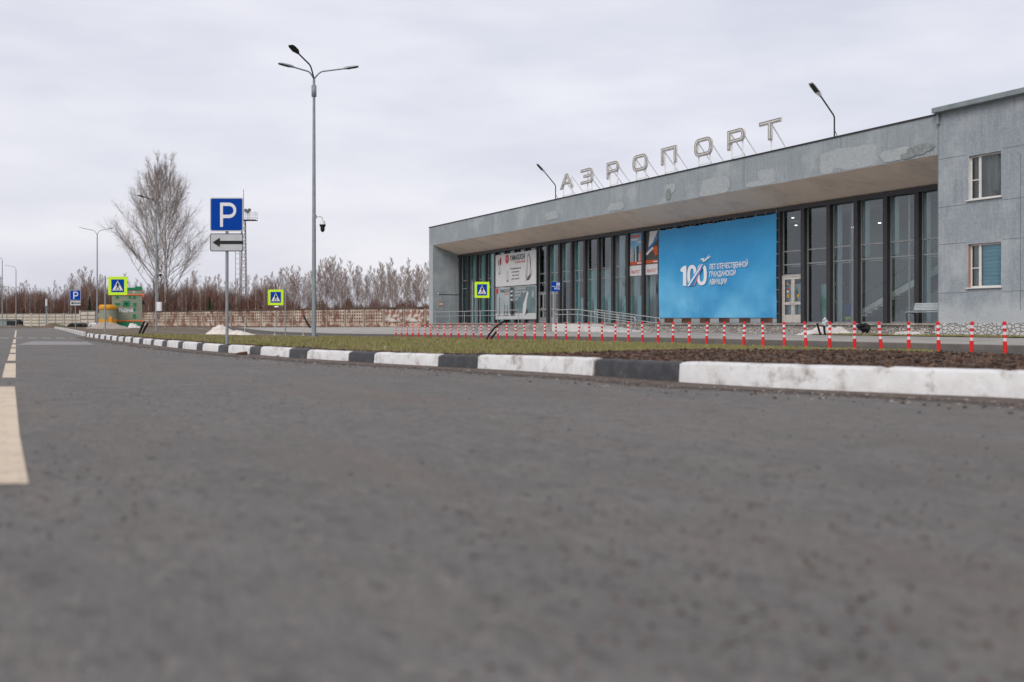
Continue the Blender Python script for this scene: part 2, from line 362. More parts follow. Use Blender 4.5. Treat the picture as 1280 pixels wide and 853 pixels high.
cam.dof.use_dof=True; cam.dof.focus_distance=44; cam.dof.aperture_fstop=1.2
scene.view_settings.view_transform='Standard'; scene.view_settings.look='None'; scene.view_settings.exposure=0
scene.render.engine='CYCLES'; scene.cycles.max_bounces=8; scene.cycles.transparent_max_bounces=24; scene.cycles.use_denoising=True
scene.cycles.sample_clamp_indirect=4

# ------------------------------------------------------------------ terrain
def zt(D,s):
    w=sm(12,18,D); return w*(-.0056*min(43,max(0,s-32))*(1-sm(90,114,s))+.08*sm(96,114,s))
def grid(name,xs,ys,zf,mat,smooth=True,dz=0):
    V=[(x,y,zf(x,y)+dz) for x in xs for y in ys]; ny=len(ys)
    Fc=[(i*ny+j,(i+1)*ny+j,(i+1)*ny+j+1,i*ny+j+1) for i in range(len(xs)-1) for j in range(ny-1)]
    mb=MB(); mb.mesh(V,Fc,mat,smooth); return tag(mb.build(name),kind='structure')
def rng(a,b,st):
    n=max(1,int(round((b-a)/st))); return [a+(b-a)*i/n for i in range(n+1)]
gx=[-1500,-600,-200]+rng(-100,12,14)+rng(13,60,2)+[80,120,300,1500]; gy=[-600,-100]+rng(-20,130,5)+rng(140,320,30)+[700,2200]
grid('ground',gx,gy,zt,'ground',dz=-.03)
grid('road',[-70,-30,-10]+rng(-6,12,2)+rng(13,23,1),rng(-30,118,2)+[130,150],zt,'asphalt',dz=0)
def pav(D,s): return lerp(.15+zt(D,s),.20,sm(23,33,D)) if s<80 else lerp(.15,.15,0)+zt(D,s)-.02*sm(80,100,s)
px_=rng(23.15,36,1); grid('pavement',px_,rng(-20,80.9,2),pav,'paving')
grid('paved_yard',rng(23.15,75,2),rng(80.9,116,2),pav,'paving',dz=-.004)
grid('service_road',rng(19.27,22.99,.93),rng(-20,116,2),zt,'asphalt2',dz=.004)
# kerb of the pavement
def sweep(mb,path,prof,mat,closed=True):   # prof: list of (outward offset, z); path: list of (Vector, normal, z)
    n=len(prof); V=[]
    for p,nr,z in path:
        for o,h in prof: V.append((p.x+nr.x*o,p.y+nr.y*o,z+h))
    Fc=[]
    for i in range(len(path)-1):
        for k in range(n-1): Fc.append((i*n+k,i*n+k+1,(i+1)*n+k+1,(i+1)*n+k))
    mb.mesh(V,Fc,mat)
    mb.face(V[:n][::-1],mat); mb.face(V[-n:],mat)
mb=MB()
ss=rng(-20,116,1)
for i in range(len(ss)-1):
    a,b_=ss[i]+.006,ss[i+1]-.006
    pth=[(Vector((23,q,0)),Vector((-1,0,0)),zt(23,q)) for q in (a,b_)]
    sweep(mb,pth,[(-.16,-.1),(-.16,.155),(-.02,.155),(0,.135),(.01,-.1)],'kerbdark')
tag(mb.build('pavement_kerb'),kind='structure')
# low kerb on the far edge of the island
mb=MB(); ss=rng(-20,112,1)
for i in range(len(ss)-1):
    a,b_=ss[i]+.006,ss[i+1]-.006
    if 56<a<59: continue
    pth=[(Vector((19.25,q,0)),Vector((1,0,0)),zt(19.25,q)) for q in (a,b_)]
    sweep(mb,pth,[(-.15,-.1),(-.15,.06),(-.02,.06),(0,.05),(.01,-.1)],'kerb_plain')
tag(mb.build('island_rear_kerb'),kind='structure')

# striped kerb along the island
kp=[(1560,523),(1420,511),(1280,500.8),(1135,494.5),(960,486.5),(845,479.2),(741,471.3),(640,464.5),(545,459.4),(465,455),(434,452.8),(382,449.6),(361,448),(325,445),(284,441.9),(245,438.5),(222,436),(202.5,433.7),(176,430.5),(148,427.2),(129,424.7),(108,421.7)]
KP=[gp(*p) for p in kp]; KX=[p[0] for p in kp]
def catmull(P,X,n=12):
    out=[];xo=[]
    for i in range(len(P)-1):
        p0,p1,p2,p3=P[max(i-1,0)],P[i],P[i+1],P[min(i+2,len(P)-1)]
        for k in range(n):
            u=k/n
            out.append(.5*((2*p1)+(p2-p0)*u+(2*p0-5*p1+4*p2-p3)*u*u+(3*p1-p0-3*p2+p3)*u**3)); xo.append(lerp(X[i],X[i+1],u))
    out.append(P[-1]); xo.append(X[-1]); return out,xo
KC,KCX=catmull(KP,KX)
# smooth the measured curve
for _ in range(6):
    KC=[KC[0]]+[(KC[i-1]+2*KC[i]+KC[i+1])/4 for i in range(1,len(KC)-1)]+[KC[-1]]
AL=[0]
for i in range(1,len(KC)): AL.append(AL[-1]+(KC[i]-KC[i-1]).length)
def kpt(a):
    a=min(max(a,0),AL[-1]-1e-4); i=max(0,np.searchsorted(AL,a,side='right')-1); i=min(i,len(KC)-2)
    u=(a-AL[i])/(AL[i+1]-AL[i]); p=KC[i].lerp(KC[i+1],u); j0=max(0,i-4); j1=min(len(KC)-1,i+5)
    d=(KC[j1]-KC[j0]).normalized(); nr=Vector((d.y,-d.x,0)).normalized()
    if nr.x<0: nr=-nr       # points towards the island
    return p,nr
def kh(a): # kerb height, a little taller near the camera
    p,_=kpt(a); return lerp(.275,.205,sm(7,18,p.y))
def arc_of_px(x):
    return float(np.interp(-x,[-q for q in KCX],AL))
def kprof(h,j): return [(0.0,-.06),(.008+j,h-.035),(.035+j,h-.006),(.06,h),(.17,h+.002),(.19,h-.02),(.19,-.06)]
mb=MB(); rk=random.Random(3)
bounds=[1560,1345,848,742,598,547,465,435,382,361,325,311,284.4,273,253,244.7,228,222,208,202.5,191.6,187.5,178,173.4,166.5,163,156.5,153.5,147.5,145,139.5,137,132,130,125.5,123.5,119.5,117.5,113.5,112,108.2]
cols_=['curbw','curbw']+['curbk' if i%2==0 else 'curbw' for i in range(60)]
for i in range(len(bounds)-1):
    a0,a1=arc_of_px(bounds[i]),arc_of_px(bounds[i+1])
    m_=cols_[i]; j=rk.uniform(-.012,.012); dh=rk.uniform(-.012,.006); g=.010 
    n=max(3,int((a1-a0)/.08)); path=[]
    for k in range(n+1):
        a=lerp(a0+g,a1-g,k/n); p,nr=kpt(a); w1=.005*mnoise.noise(Vector((a*4,1.3,0))); path.append((p+nr*(j+w1),nr,dh+.006*mnoise.noise(Vector((a*3.1,5,0)))))
    V=[];prn=None
    for (p,nr,z),k in zip(path,range(n+1)):
        a=lerp(a0+g,a1-g,k/n); pr=kprof(kh(a),0)
        chip=max(0,mnoise.noise(Vector((a*7,9.1,i)))-.25)*.05; e=.012 if k in(0,n) else 0
        pr=[(o+(e if q in(1,2) else 0)+(chip if q==2 else 0),h-(e+chip if q in(2,3,4) else 0)) for q,(o,h) in enumerate(pr)]
        V+=[(p.x+nr.x*o,p.y+nr.y*o,z+h) for o,h in pr]
    q=7; Fc=[(c*q+k,c*q+k+1,(c+1)*q+k+1,(c+1)*q+k) for c in range(n) for k in range(q-1)]
    mb.mesh(V,Fc,m_,True); mb.face(V[:q][::-1],m_); mb.face(V[-q:],m_)
o=tag(mb.build('kerb'),kind='structure')
# second kerb beyond the crossing
K2=[gp(*p) for p in [(103,420.3),(94,417.8),(85,415),(76,412.6),(67.5,410.7)]]
mb=MB()
for i in range(len(K2)-1):
    for k in range(4):
        for q,(u0,u1) in enumerate(((0,.58),(.6,.98))):
            a=K2[i].lerp(K2[i+1],(k+u0)/4); b_=K2[i].lerp(K2[i+1],(k+u1)/4); d=(b_-a).normalized(); nr=Vector((d.y,-d.x,0)); 
            sweep(mb,[(a,nr,0),(b_,nr,0)],[(0,-.05),(.01,.20),(.04,.23),(.18,.23),(.20,-.05)],'curbw' if q==0 else 'kerb_plain')
tag(mb.build('kerb'),kind='structure')
# island
_ky=[p.y for p in KC]+[60]+[p.y for p in K2[1:]]; _kx=[p.x for p in KC]+[4.1]+[p.x for p in K2[1:]]
_kt=np.interp(np.arange(0,160,.02),_ky,_kx).tolist()
def kerbD(s):
    if s<_ky[0]: return _kx[0]+(_ky[0]-s)*2.2
    return _kt[min(7999,max(0,int(s*50)))]
def nz(x,y,sc,o=0): return mnoise.noise(Vector((x*sc,y*sc,o)))
def isl(D,s):
    k=kerbD(s); h0=lerp(.262,.19,sm(7,18,s))
    u=(D-k)/(19.1-k) if 19.1>k+.5 else 0
    u=min(1,max(0,u)); z=lerp(h0,zt(19.1,s)+.045,u)
    inw=sm(.25,.9,D-k)*sm(0,1.2,19.1-D)
    soil=sm(17,13.2,s+.8*nz(D,s,.5))*sm(.5,2.0,D-k)*sm(19,16.5,D)
    z+=soil*(.01+.07*sm(0,4,D-k)*sm(18.5,13,D))+inw*(1-.5*soil)*(.03*nz(D,s,.6)+.018*nz(D,s,2.3,4))
    if soil>.02: z+=soil*(.025*nz(D,s,2.2,7)+.028*abs(nz(D,s,5.5,3))+.02*nz(D,s,11,8))
    return z
mb=MB()
ys=rng(-1,18,.09)+rng(18.4,60,.45)[0:]+rng(61.5,150,2.0); nu=120; V=[]
for s in ys:
    k=kerbD(s)+.17
    for i in range(nu+1):
        u=(i/nu)**1.25; D=lerp(k,max(k+.05,19.1),u); V.append((D,s,isl(D,s)))
Fc0=[];Fm=[]
n=nu+1
for a in range(len(ys)-1):
    for i in range(nu): Fc0.append((a*n+i,a*n+i+1,(a+1)*n+i+1,(a+1)*n+i))
def isld_mat(D,s):
    q=s+1.3*nz(D,s,.5)
    if q<14.8 or (D-kerbD(s)<.55+.3*nz(D,s,1.2,5) and s<34): return 'soil'
    if s>33+7*nz(D,s,.15,2) or nz(D,s,.35,3)+.3*nz(D,s,1.1,8)>.22: return 'dirt'
    return 'turf'
for f in Fc0:
    c=V[f[0]]; mb.mi('turf')
mb.v=V; mb.f=Fc0; mb.m=[mb.mi(isld_mat(V[f[0]][0],V[f[0]][1])) for f in Fc0]; mb.sm=[True]*len(Fc0)
tag(mb.build('island_ground'),kind='structure')
# far-left small dirt island
mb=MB(); c=gp(2,409.8); V=[];
for r_ in range(6):
    for k in range(20):
        a=2*math.pi*k/20; rr=r_/5; V.append((c.x+rr*5.5*math.cos(a),c.y+rr*16*math.sin(a),.22*(1-rr**3)+.05*nz(r_,k,.9)*(1-rr)))
Fc=[(r_*20+k,r_*20+(k+1)%20,(r_+1)*20+(k+1)%20,(r_+1)*20+k) for r_ in range(5) for k in range(20)]
mb.mesh(V,Fc,'dirt',True); tag(mb.build('dirt_island'),kind='structure')

# dirt gathered along the kerb foot: thin sheet that fades into the road by noise
m,t_,b=nt('kerb_foot_dirt'); v=coords(t_); b.inputs['Roughness'].default_value=.95
t_.links.new(mixc(t_,mrange(t_,noise(t_,v,6,5,.7),.35,.65),(.065,.047,.038),(.13,.10,.08)),b.inputs['Base Color'])
at_=N(t_,'ShaderNodeAttribute'); at_.attribute_name='fade'
mu=N(t_,'ShaderNodeMath',operation='ADD'); t_.links.new(at_.outputs['Fac'],mu.inputs[0]); t_.links.new(noise(t_,v,5.5,8,.8),mu.inputs[1])
fac=mrange(t_,mu.outputs[0],.72,1.05,0,.95); tr=N(t_,'ShaderNodeBsdfTransparent'); mx=N(t_,'ShaderNodeMixShader')
t_.links.new(fac,mx.inputs[0]); t_.links.new(tr.outputs[0],mx.inputs[1]); t_.links.new(b.outputs[0],mx.inputs[2])
t_.links.new(mx.outputs[0],t_.nodes['Material Output'].inputs[0]); mt['kdirt']=m
mb=MB(); V=[]; fad=[]
na=160
for i in range(na+1):
    a=AL[-1]*i/na; p,nr=kpt(a)
    for j in range(7):
        u=j/6; w=1.25*(1+.5*mnoise.noise(Vector((a*.4,0,0)))); q=p+nr*(.01-u*w); V.append((q.x,q.y,.006+.012*(1-u)**2)); fad.append((1-u)**1.2*.85)
Fc=[(i*7+j,(i+1)*7+j,(i+1)*7+j+1,i*7+j+1) for i in range(na) for j in range(6)]
mb.mesh(V,Fc,'kdirt',True); o=tag(mb.build('kerb_foot_dirt'),kind='structure')
o.data.attributes.new('fade','FLOAT','POINT').data.foreach_set('value',fad)
# pebbles and grit on the road
def rock(mb,c,r,mat,rr,flat=.6):
    V=[];n=6
    for (zz,w) in ((-.9,.45),(-.1,1),(.6,.8),(1,.3)):
        for k in range(n):
            a=2*math.pi*k/n+zz; q=r*w*rr.uniform(.7,1.15); V.append((c[0]+q*math.cos(a),c[1]+q*math.sin(a),c[2]+zz*r*flat*rr.uniform(.8,1.1)))
    Fc=[(i*n+k,i*n+(k+1)%n,(i+1)*n+(k+1)%n,(i+1)*n+k) for i in range(3) for k in range(n)]+[tuple(range(3*n,4*n))]
    mb.mesh(V,Fc,mat)
rr=random.Random(11); mb=MB()
for i in range(7000):
    a=rr.random()**1.5*AL[-1]*.8; p,nr=kpt(a); d=abs(rr.gauss(0,.42))*(1.6 if i%4==0 else .7)+.02; q=p-nr*d
    rock(mb,(q.x,q.y,.004),rr.choice((.006,.008,.01,.013,.017,.022)),rr.choice(('stone','stone','soil','kerb_plain')),rr)
for i in range(6000):
    q=gp(rr.uniform(-60,1340),440+413*rr.random()**1.6); q=q+Vector((rr.gauss(0,.3),rr.gauss(0,.3),0)); z_=(q-Vector((0,0,0))).length; kk=mnoise.noise(Vector((q.x*.5,q.y*.25,2)))
    if q.x>kerbD(q.y)-.1 or kk+rr.uniform(-.3,.3)<-.05: continue
    rock(mb,(q.x,q.y,.001),rr.choice((.003,.004,.005,.007,.010))*rr.uniform(.7,1.2),rr.choice(('stone','soil','stoned')),rr,.5)
tag(mb.build('road_grit'),'small stones and grit scattered on the asphalt','grit',kind='stuff')
mt['soild']=M('wet_clod',(.045,.028,.02),(.02,.014,.011),9); mt['soill']=M('dry_clod',(.17,.105,.07),(.095,.058,.04),9)
# clods of turned soil
mb=MB()
for i in range(15000):
    s=rr.uniform(2,15.2); k=kerbD(s); D=k+.25+(18.2-k)*rr.random()**1.3
    if D>18.6: continue
    r=rr.choice((.010,.012,.016,.018,.022,.026,.032))*rr.uniform(.8,1.2); rock(mb,(D,s,isl(D,s)+r*.25),r,rr.choice(('soil','soil','soild','soill')),rr,.75)
for i in range(2600):
    s=rr.uniform(13,48); D=kerbD(s)+.2+abs(rr.gauss(0,.4)); r=rr.choice((.01,.014,.02,.028)); rock(mb,(D,s,isl(D,s)+r*.1),r,'soil',rr,.7)
tag(mb.build('soil_clods'),'loose brown clods of turned earth behind the white kerb','soil',kind='stuff')
# grass blades
nb=150000; rs=np.random.RandomState(5); V=np.zeros((nb*3,3)); cnt=0
for i in range(nb*3):
    if cnt>=nb: break
    s=14+38*rs.rand()**1.7; k=kerbD(s); D=k+.3+(18.9-k)*rs.rand()**1.15
    if D>19.0: continue
    if s+1.3*nz(D,s,.5)<14.8+rs.rand()*1.0: continue
    if D-k<.5+.35*rs.rand() : continue
    den=.24+1.6*nz(D,s,.9,1)+1.3*nz(D,s,3.1,9)+.9*nz(D,s,.22,6)-.62*sm(26,38,s)
    if rs.rand()>den: continue
    z=isl(D,s); h=.035+.06*rs.rand()**2; an=rs.rand()*6.28; w=.006+.006*rs.rand()+.0004*s
    dx,dy=math.cos(an)*w,math.sin(an)*w; lx,ly=(rs.rand()-.5)*h,(rs.rand()-.5)*h
    V[cnt*3]=(D-dx,s-dy,z-.01);V[cnt*3+1]=(D+dx,s+dy,z-.01);V[cnt*3+2]=(D+lx,s+ly,z+h); cnt+=1
V=V[:cnt*3]
def trimesh(name,V,mat):
    me=bpy.data.meshes.new(name); nn=len(V); me.vertices.add(nn); me.vertices.foreach_set('co',np.asarray(V,dtype=np.float32).ravel())
    me.loops.add(nn); me.loops.foreach_set('vertex_index',np.arange(nn,dtype=np.int32)); me.polygons.add(nn//3)
    me.polygons.foreach_set('loop_start',np.arange(0,nn,3,dtype=np.int32)); me.polygons.foreach_set('loop_total',np.full(nn//3,3,dtype=np.int32))
    me.update(); me.materials.append(mt[mat]); o=bpy.data.objects.new(name,me); col.objects.link(o); return o
tag(trimesh('grass',V,'blade'),'short patchy spring grass growing on the island behind the kerb','grass',kind='stuff')

# road markings
mb=MB()
def patch(pts,mat='mark',z=.005): mb.face([gp(x,y,0)+Vector((0,0,z)) for x,y in pts],mat)
def mquad(y0,y1,xl0,xl1,xr0,xr1,n=5):
    for i in range(n):
        a,b_=i/n,(i+1)/n; ya,yb=lerp(y0,y1,a),lerp(y0,y1,b_)
        patch([(lerp(xl0,xl1,b_),yb),(lerp(xr0,xr1,b_),yb),(lerp(xr0,xr1,a),ya),(lerp(xl0,xl1,a),ya)])
mquad(484,545,-9,-21,18.7,24.5); mquad(545,606,-21,-33,24.5,35.8)
mquad(454.7,472.8,7,2.5,19.7,19.7); mquad(443,451.5,11.7,9,19.8,19.5); mquad(436,441.5,13.8,12.2,19.8,19.7)
mquad(431,434.7,15,14,19.8,19.8); mquad(424.4,429.6,17,15.4,20,19.8); mquad(413.2,422,19.2,17.6,21,20)
tag(mb.build('road_marking'),kind='structure')
# worn light patch on the road
mb=MB(); mt['stairw']=M('stair_white',(.9,.88,.82))
mt['markf']=M('faded_road_paint',(.34,.32,.28),(.24,.225,.21),3)
mt['worn']=M('worn_asphalt',(.27,.26,.26),(.20,.195,.19),.9)
for k in range(8):
    x=-35+k*17.5; patch([(x,423.2),(x+11,423.2),(x+11,422.4),(x,422.4)],'markf',.0045)
patch([(20,431.5),(118,431.3),(108,427.5),(40,427)],'worn',.004); tag(mb.build('road_patch'),kind='structure')

# ------------------------------------------------------------------ terminal building
DF=33.2; DG=35.8; S0=27.45; S1=79.45; SE_=80.3
ZF0,ZF1=7.43,9.0; ZS=6.52; FL=.72
OFF=(DF,54,0)
B=empty('airport_terminal',OFF,label='long grey airport terminal with sloping soffit, dark glazed bays and concrete fascia',cat='building')
def P(name,mb,label=None,parent=None):
    mb.off=Vector(OFF); return tag(mb.build(name,parent or B,loc=(0,0,0)),label)
mb=MB()  # fascia, subdivided
n=26
for i in range(n):
    a,b_=lerp(S0-.05,SE_,i/n),lerp(S0-.05,SE_,(i+1)/n)
    mb.face([(DF,b_,ZF0),(DF,a,ZF0),(DF,a,ZF1),(DF,b_,ZF1)],'plaster')
mb.box((DF+.01,S0,ZF1-.4),(DF+16,SE_-.01,ZF1-.1),'plaster')
mb.face([(DF+.002,SE_,ZF1),(DF+.4,SE_,ZF1),(DF+.4,S0,ZF1),(DF+.002,S0,ZF1)],'plaster')
mb.face([(DF+.4,SE_,ZF1),(DF+.4,SE_,ZF0+1),(DF+.4,S0,ZF0+1),(DF+.4,S0,ZF1)],'plaster')
P('fascia',mb)
pd_=[.004]
mb=MB(); mb.face([(DF,S0,ZF0),(DF,S1,ZF0),(DG+.3,S1,ZS),(DG+.3,S0,ZS)],'soffit'); P('soffit',mb)
mb=MB(); mb.box((DG-.27,S0,ZS-.10),(DG-.05,S1,ZS+.10),'fin'); P('head_rail',mb)
mb=MB(); mb.box((DF-.05,S0,ZF1+.003),(DF+.3,SE_+.05,ZF1+.06),'edge')
P('flashing',mb)
mb=MB(); mb.box((DF+.02,S1,FL-.6),(DF+16,SE_,ZF1-.003),'plaster'); mb.face([(DF,S1,FL-.6),(DF,SE_,FL-.6),(DF,SE_,ZF0),(DF,S1,ZF0)][::-1],'patch'); 
mb.face([(DF,SE_,FL-.6),(DF+.02,SE_,FL-.6),(DF+.02,SE_,ZF1),(DF,SE_,ZF1)],'plaster'); mb.face([(DF,S1,FL-.6),(DF+.02,S1,FL-.6),(DF+.02,S1,ZF0),(DF,S1,ZF0)],'plaster'); P('side_wall',mb)
mb=MB(); mb.tube([(DF+.5,S1-.03,3.2),(DG-.1,S1-.03,3.2)],.02,'dgrey',6); mb.tube([(DF+.5,S1-.03,3.2),(DF+.5,S1-.06,3.3)],.05,'signw',6); P('cable_pipe',mb)
mb=MB(); mb.box((DF+.55,S1-.02,2.15),(DF+1.0,S1-.001,2.6),'foam'); mb.box((DF+.6,S1-.025,2.3),(DF+.95,S1-.021,2.45),'plight'); P('wall_plate',mb)
# body behind (roof deck + rear)
mb=MB(); mb.box((DF+16,6,-.2),(DF+16.3,SE_,ZF1-.4),'plaster'); P('rear_wall',mb)
# repair patches on fascia
rp=random.Random(21)
def blob(cx,cz,w,h,mat,D,z0=ZF0+.003,z1=ZF1-.003,sq=.5,n=26):
    pts=[]; n=48; sd_=rp.uniform(0,99)
    for k in range(n):
        a=2*math.pi*k/n; r=1+.30*mnoise.noise(Vector((math.cos(a)*1.6,math.sin(a)*1.6,sd_)))+.10*mnoise.noise(Vector((math.cos(a)*6,math.sin(a)*6,sd_))); x=math.copysign(abs(math.cos(a))**sq,math.cos(a))*w/2*r; z=math.copysign(abs(math.sin(a))**sq,math.sin(a))*h/2*r
        pts.append((D,cx-x,min(z1,max(z0,cz+z))))
    return pts
for (px,zc,w,h) in ((1068,8.0,2.7,1.0),(1035,7.95,.9,.9),(958,7.85,1.3,.8),(948,7.6,1.9,.3),(893,7.85,2.4,.85),(838,8.2,1.0,.55),(770,7.75,1.6,.5),(690,8.0,1.8,.6),(1120,7.75,1.6,.5)):
    s=fs(px,DF); mb=MB(); pd_[0]+=.0025; mb.face(blob(s,zc,w,h,'patch',DF-pd_[0]),'patch'); P('repair_patch',mb)
for (px,zc,w,h) in ((1150,7.75,1.4,.4),(836,7.9,.5,.6),(1136,7.6,.8,.25)):
    mb=MB(); pd_[0]+=.0025; mb.face(blob(fs(px,DF),zc,w,h,'stain',DF-pd_[0],sq=.9),'stain'); P('damp_stain',mb)
for px in (1051,930,836,700,640): 
    mb=MB(); s=fs(px,DF); mb.box((DF-.002,s-.010,ZF0+.01),(DF+.005,s+.010,ZF1),'seam'); P('panel_joint',mb)
# glazing
MW=.24; MS=[48.96-18.42+1.735*k for k in range(-2,29)]
ZT1,ZT2=3.69,4.37
for k,s in enumerate(MS):
    mb=MB(); mb.box((DG-.26,s-MW/2,FL),(DG+.06,s+MW/2,ZS+.12),'fin',.012); P('fin',mb)
ob=MB()
def zlab(): pass
door_k=5; doors2=(19,20,21)
for k in range(len(MS)-1):
    a,b_=MS[k]+MW/2+.002,MS[k+1]-MW/2-.002
    if b_<S0: continue
    w=MB(); f='alu' if 3<k<50 else 'alu'
    bot=FL
    if k==6: bot=FL+2.46
    for z in (FL+.03 if k!=6 else bot,ZT1,ZT2,ZS-.04): w.box((DG-.05,a,z-.03),(DG+.03,b_,z+.03),'alu')
    for y in (a+.025,b_-.025): w.box((DG-.04,y-.024,bot+.035),(DG+.02,y+.024,ZS-.08),'alu')
    fr=P('window_frame',w)
    g=MB(); gm='glass'
    for (z0,z1) in ((bot+.06,ZT1-.03),(ZT1+.03,ZT2-.03),(ZT2+.03,ZS-.07)):
        g.face([(DG,b_-.05,z0),(DG,a+.05,z0),(DG,a+.05,z1),(DG,b_-.05,z1)],gm)
    P('pane',g,parent=fr)
    # inner second glazing bars
    inn=MB(); mid=(a+b_)/2+.22*((k*37)%5-2)/2
    inn.box((DG+.55,mid-.03,FL),(DG+.6,mid+.03,ZS),'white')
    for z in (ZT1-.05,ZT2+.05): inn.box((DG+.55,a,z-.02),(DG+.59,b_,z+.02),'white')
    P('inner_frame',inn)
def door(s0,s1,zt_,labels=None,mat='doorw',D=DG-.06):
    a,b_=min(s0,s1),max(s0,s1); mid=(a+b_)/2; mb=MB()
    d=P('door',MB_frame(a,b_,FL+.01,zt_,D,mat),labels)
    for (u,v_) in ((a+.06,mid-.01),(mid+.01,b_-.06)):
        q=MB()
        for y in (u+.05,v_-.05): q.box((D-.01,y-.05,FL+.02),(D+.05,y+.05,zt_-.07),mat,.005)
        for (z0,z1) in ((FL+.02,FL+.42),(FL+.93,FL+1.07),(zt_-.2,zt_-.07)): q.box((D-.008,u+.1,z0),(D+.046,v_-.1,z1),mat)
        lf=P('door_leaf',q,parent=d)
        g=MB()
        for (z0,z1) in ((FL+.42,FL+.93),(FL+1.07,zt_-.2)): g.face([(D+.02,v_-.1,z0),(D+.02,u+.1,z0),(D+.02,u+.1,z1),(D+.02,v_-.1,z1)],'glass')
        P('pane',g,parent=d)
    h=MB(); h.tube([(D-.02,mid+.09,FL+.85),(D-.08,mid+.09,FL+.87),(D-.08,mid+.09,FL+1.13),(D-.02,mid+.09,FL+1.15)],.014,'rail',6); h.tube([(D-.02,mid-.09,FL+.85),(D-.08,mid-.09,FL+.87),(D-.08,mid-.09,FL+1.13),(D-.02,mid-.09,FL+1.15)],.014,'rail',6)
    P('handle',h,parent=d)
    return d
def MB_frame(a,b_,z0,z1,D,mat):
    q=MB(); q.box((D-.03,a,z0),(D+.05,a+.06,z1),mat); q.box((D-.03,b_-.06,z0),(D+.05,b_,z1),mat); q.box((D-.03,a+.06,z1-.06),(D+.05,b_-.06,z1),mat); return q
k6a,k6b=MS[6]+MW/2,MS[7]-MW/2
door(k6a,k6b,FL+2.42,'pale double door with small yellow and red stickers on its glass')
st=MB()
for (yy,zz,c,r) in ((.38,1.38,'yellow',.07),(1.1,1.38,'yellow',.08),(1.12,1.72,'red',.05),(1.12,1.6,'plight',.06),(1.12,2.0,'yellow',.05)):
    st.face([(DG-.055,k6a+yy-r,FL+zz-r),(DG-.055,k6a+yy-r,FL+zz+r),(DG-.055,k6a+yy+r,FL+zz+r),(DG-.055,k6a+yy+r,FL+zz-r)],c)
P('door_stickers',st)
for kk in (20,21,22): door(MS[kk]+MW/2+.04,MS[kk+1]-MW/2-.04,FL+2.3,'grey entrance door behind the ramp railing','alu',DG-.07)
# interior
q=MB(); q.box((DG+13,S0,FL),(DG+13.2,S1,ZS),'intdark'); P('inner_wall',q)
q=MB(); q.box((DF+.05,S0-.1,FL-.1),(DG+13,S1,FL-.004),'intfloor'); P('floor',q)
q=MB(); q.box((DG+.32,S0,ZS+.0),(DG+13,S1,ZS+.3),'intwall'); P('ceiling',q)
q=MB(); q.box((DG-.2,S0+.001,FL),(DG+13,S0+.2,ZS),'intwall'); P('inner_wall',q)
rq=random.Random(4)
for i in range(7):
    q=MB(); s=S0+5+i*7.2; q.box((DG+4,s,FL),(DG+4.5,s+.5,ZS),'intwall'); P('column',q)
# curtains: tall hanging strips seen as paler verticals
for k in range(0,len(MS)-1):
    a,b_=MS[k]+.2,MS[k+1]-.2
    if 7<=k-0<13: continue
    mode=rq.random(); q=MB()
    if k==6: continue
    if k<10:
        c0,c1=(a+.02,a+rq.uniform(.40,.58)) if k<6 else (a+.1,b_-.1); z0=FL if k in (2,5) else ZT2-.5; z1=ZS; mm_='curtain'
    elif k<=24:
        c0,c1=(b_-.75,b_-.1); z0=FL; z1=ZS if rq.random()<.7 else ZT2; mm_='curtain' if k<18 else 'tcurt'
        c0=a if 13<=k<=18 else c0
        if 20<=k<=22: z0=ZT1
    else: c0,c1,z0,z1,mm_=a,b_,FL,ZS,'tcurt'
    n=10
    for j in range(n):
        u0,u1=lerp(c0,c1,j/n),lerp(c0,c1,(j+1)/n); d0=.03*math.sin(j*2.1); d1=.03*math.sin((j+1)*2.1)
        q.face([(DG+.9+d1,u1,z0),(DG+.9+d0,u0,z0),(DG+.9+d0,u0,z1),(DG+.9+d1,u1,z1)],mm_)
    P('curtain',q)
    if k<6:
        q=MB()
        for j in range(12):
            u0,u1=lerp(a+.5,b_-.25,j/12),lerp(a+.5,b_-.25,(j+1)/12); d0=.03*math.sin(j*2.1); d1=.03*math.sin((j+1)*2.1)
            q.face([(DG+1.3+d1,u1,ZT2-.3),(DG+1.3+d0,u0,ZT2-.3),(DG+1.3+d0,u0,ZS),(DG+1.3+d1,u1,ZS)],'curtain2')
        P('curtain',q)
q=MB(); q.face([(DG+.3,k6b,FL),(DG+.3,k6a,FL),(DG+.3,k6a,FL+2.0),(DG+.3,k6b,FL+2.0)],'curtain'); P('frosted_screen',q)
# low frosted band
q=MB()
for k in (14,15,16,17,18): q.face([(DG+.45,MS[k+1]-.15,FL),(DG+.45,MS[k]+.15,FL),(DG+.45,MS[k]+.15,FL+1.75),(DG+.45,MS[k+1]-.15,FL+1.75)],'tcurt')
P('frosted_screen',q)
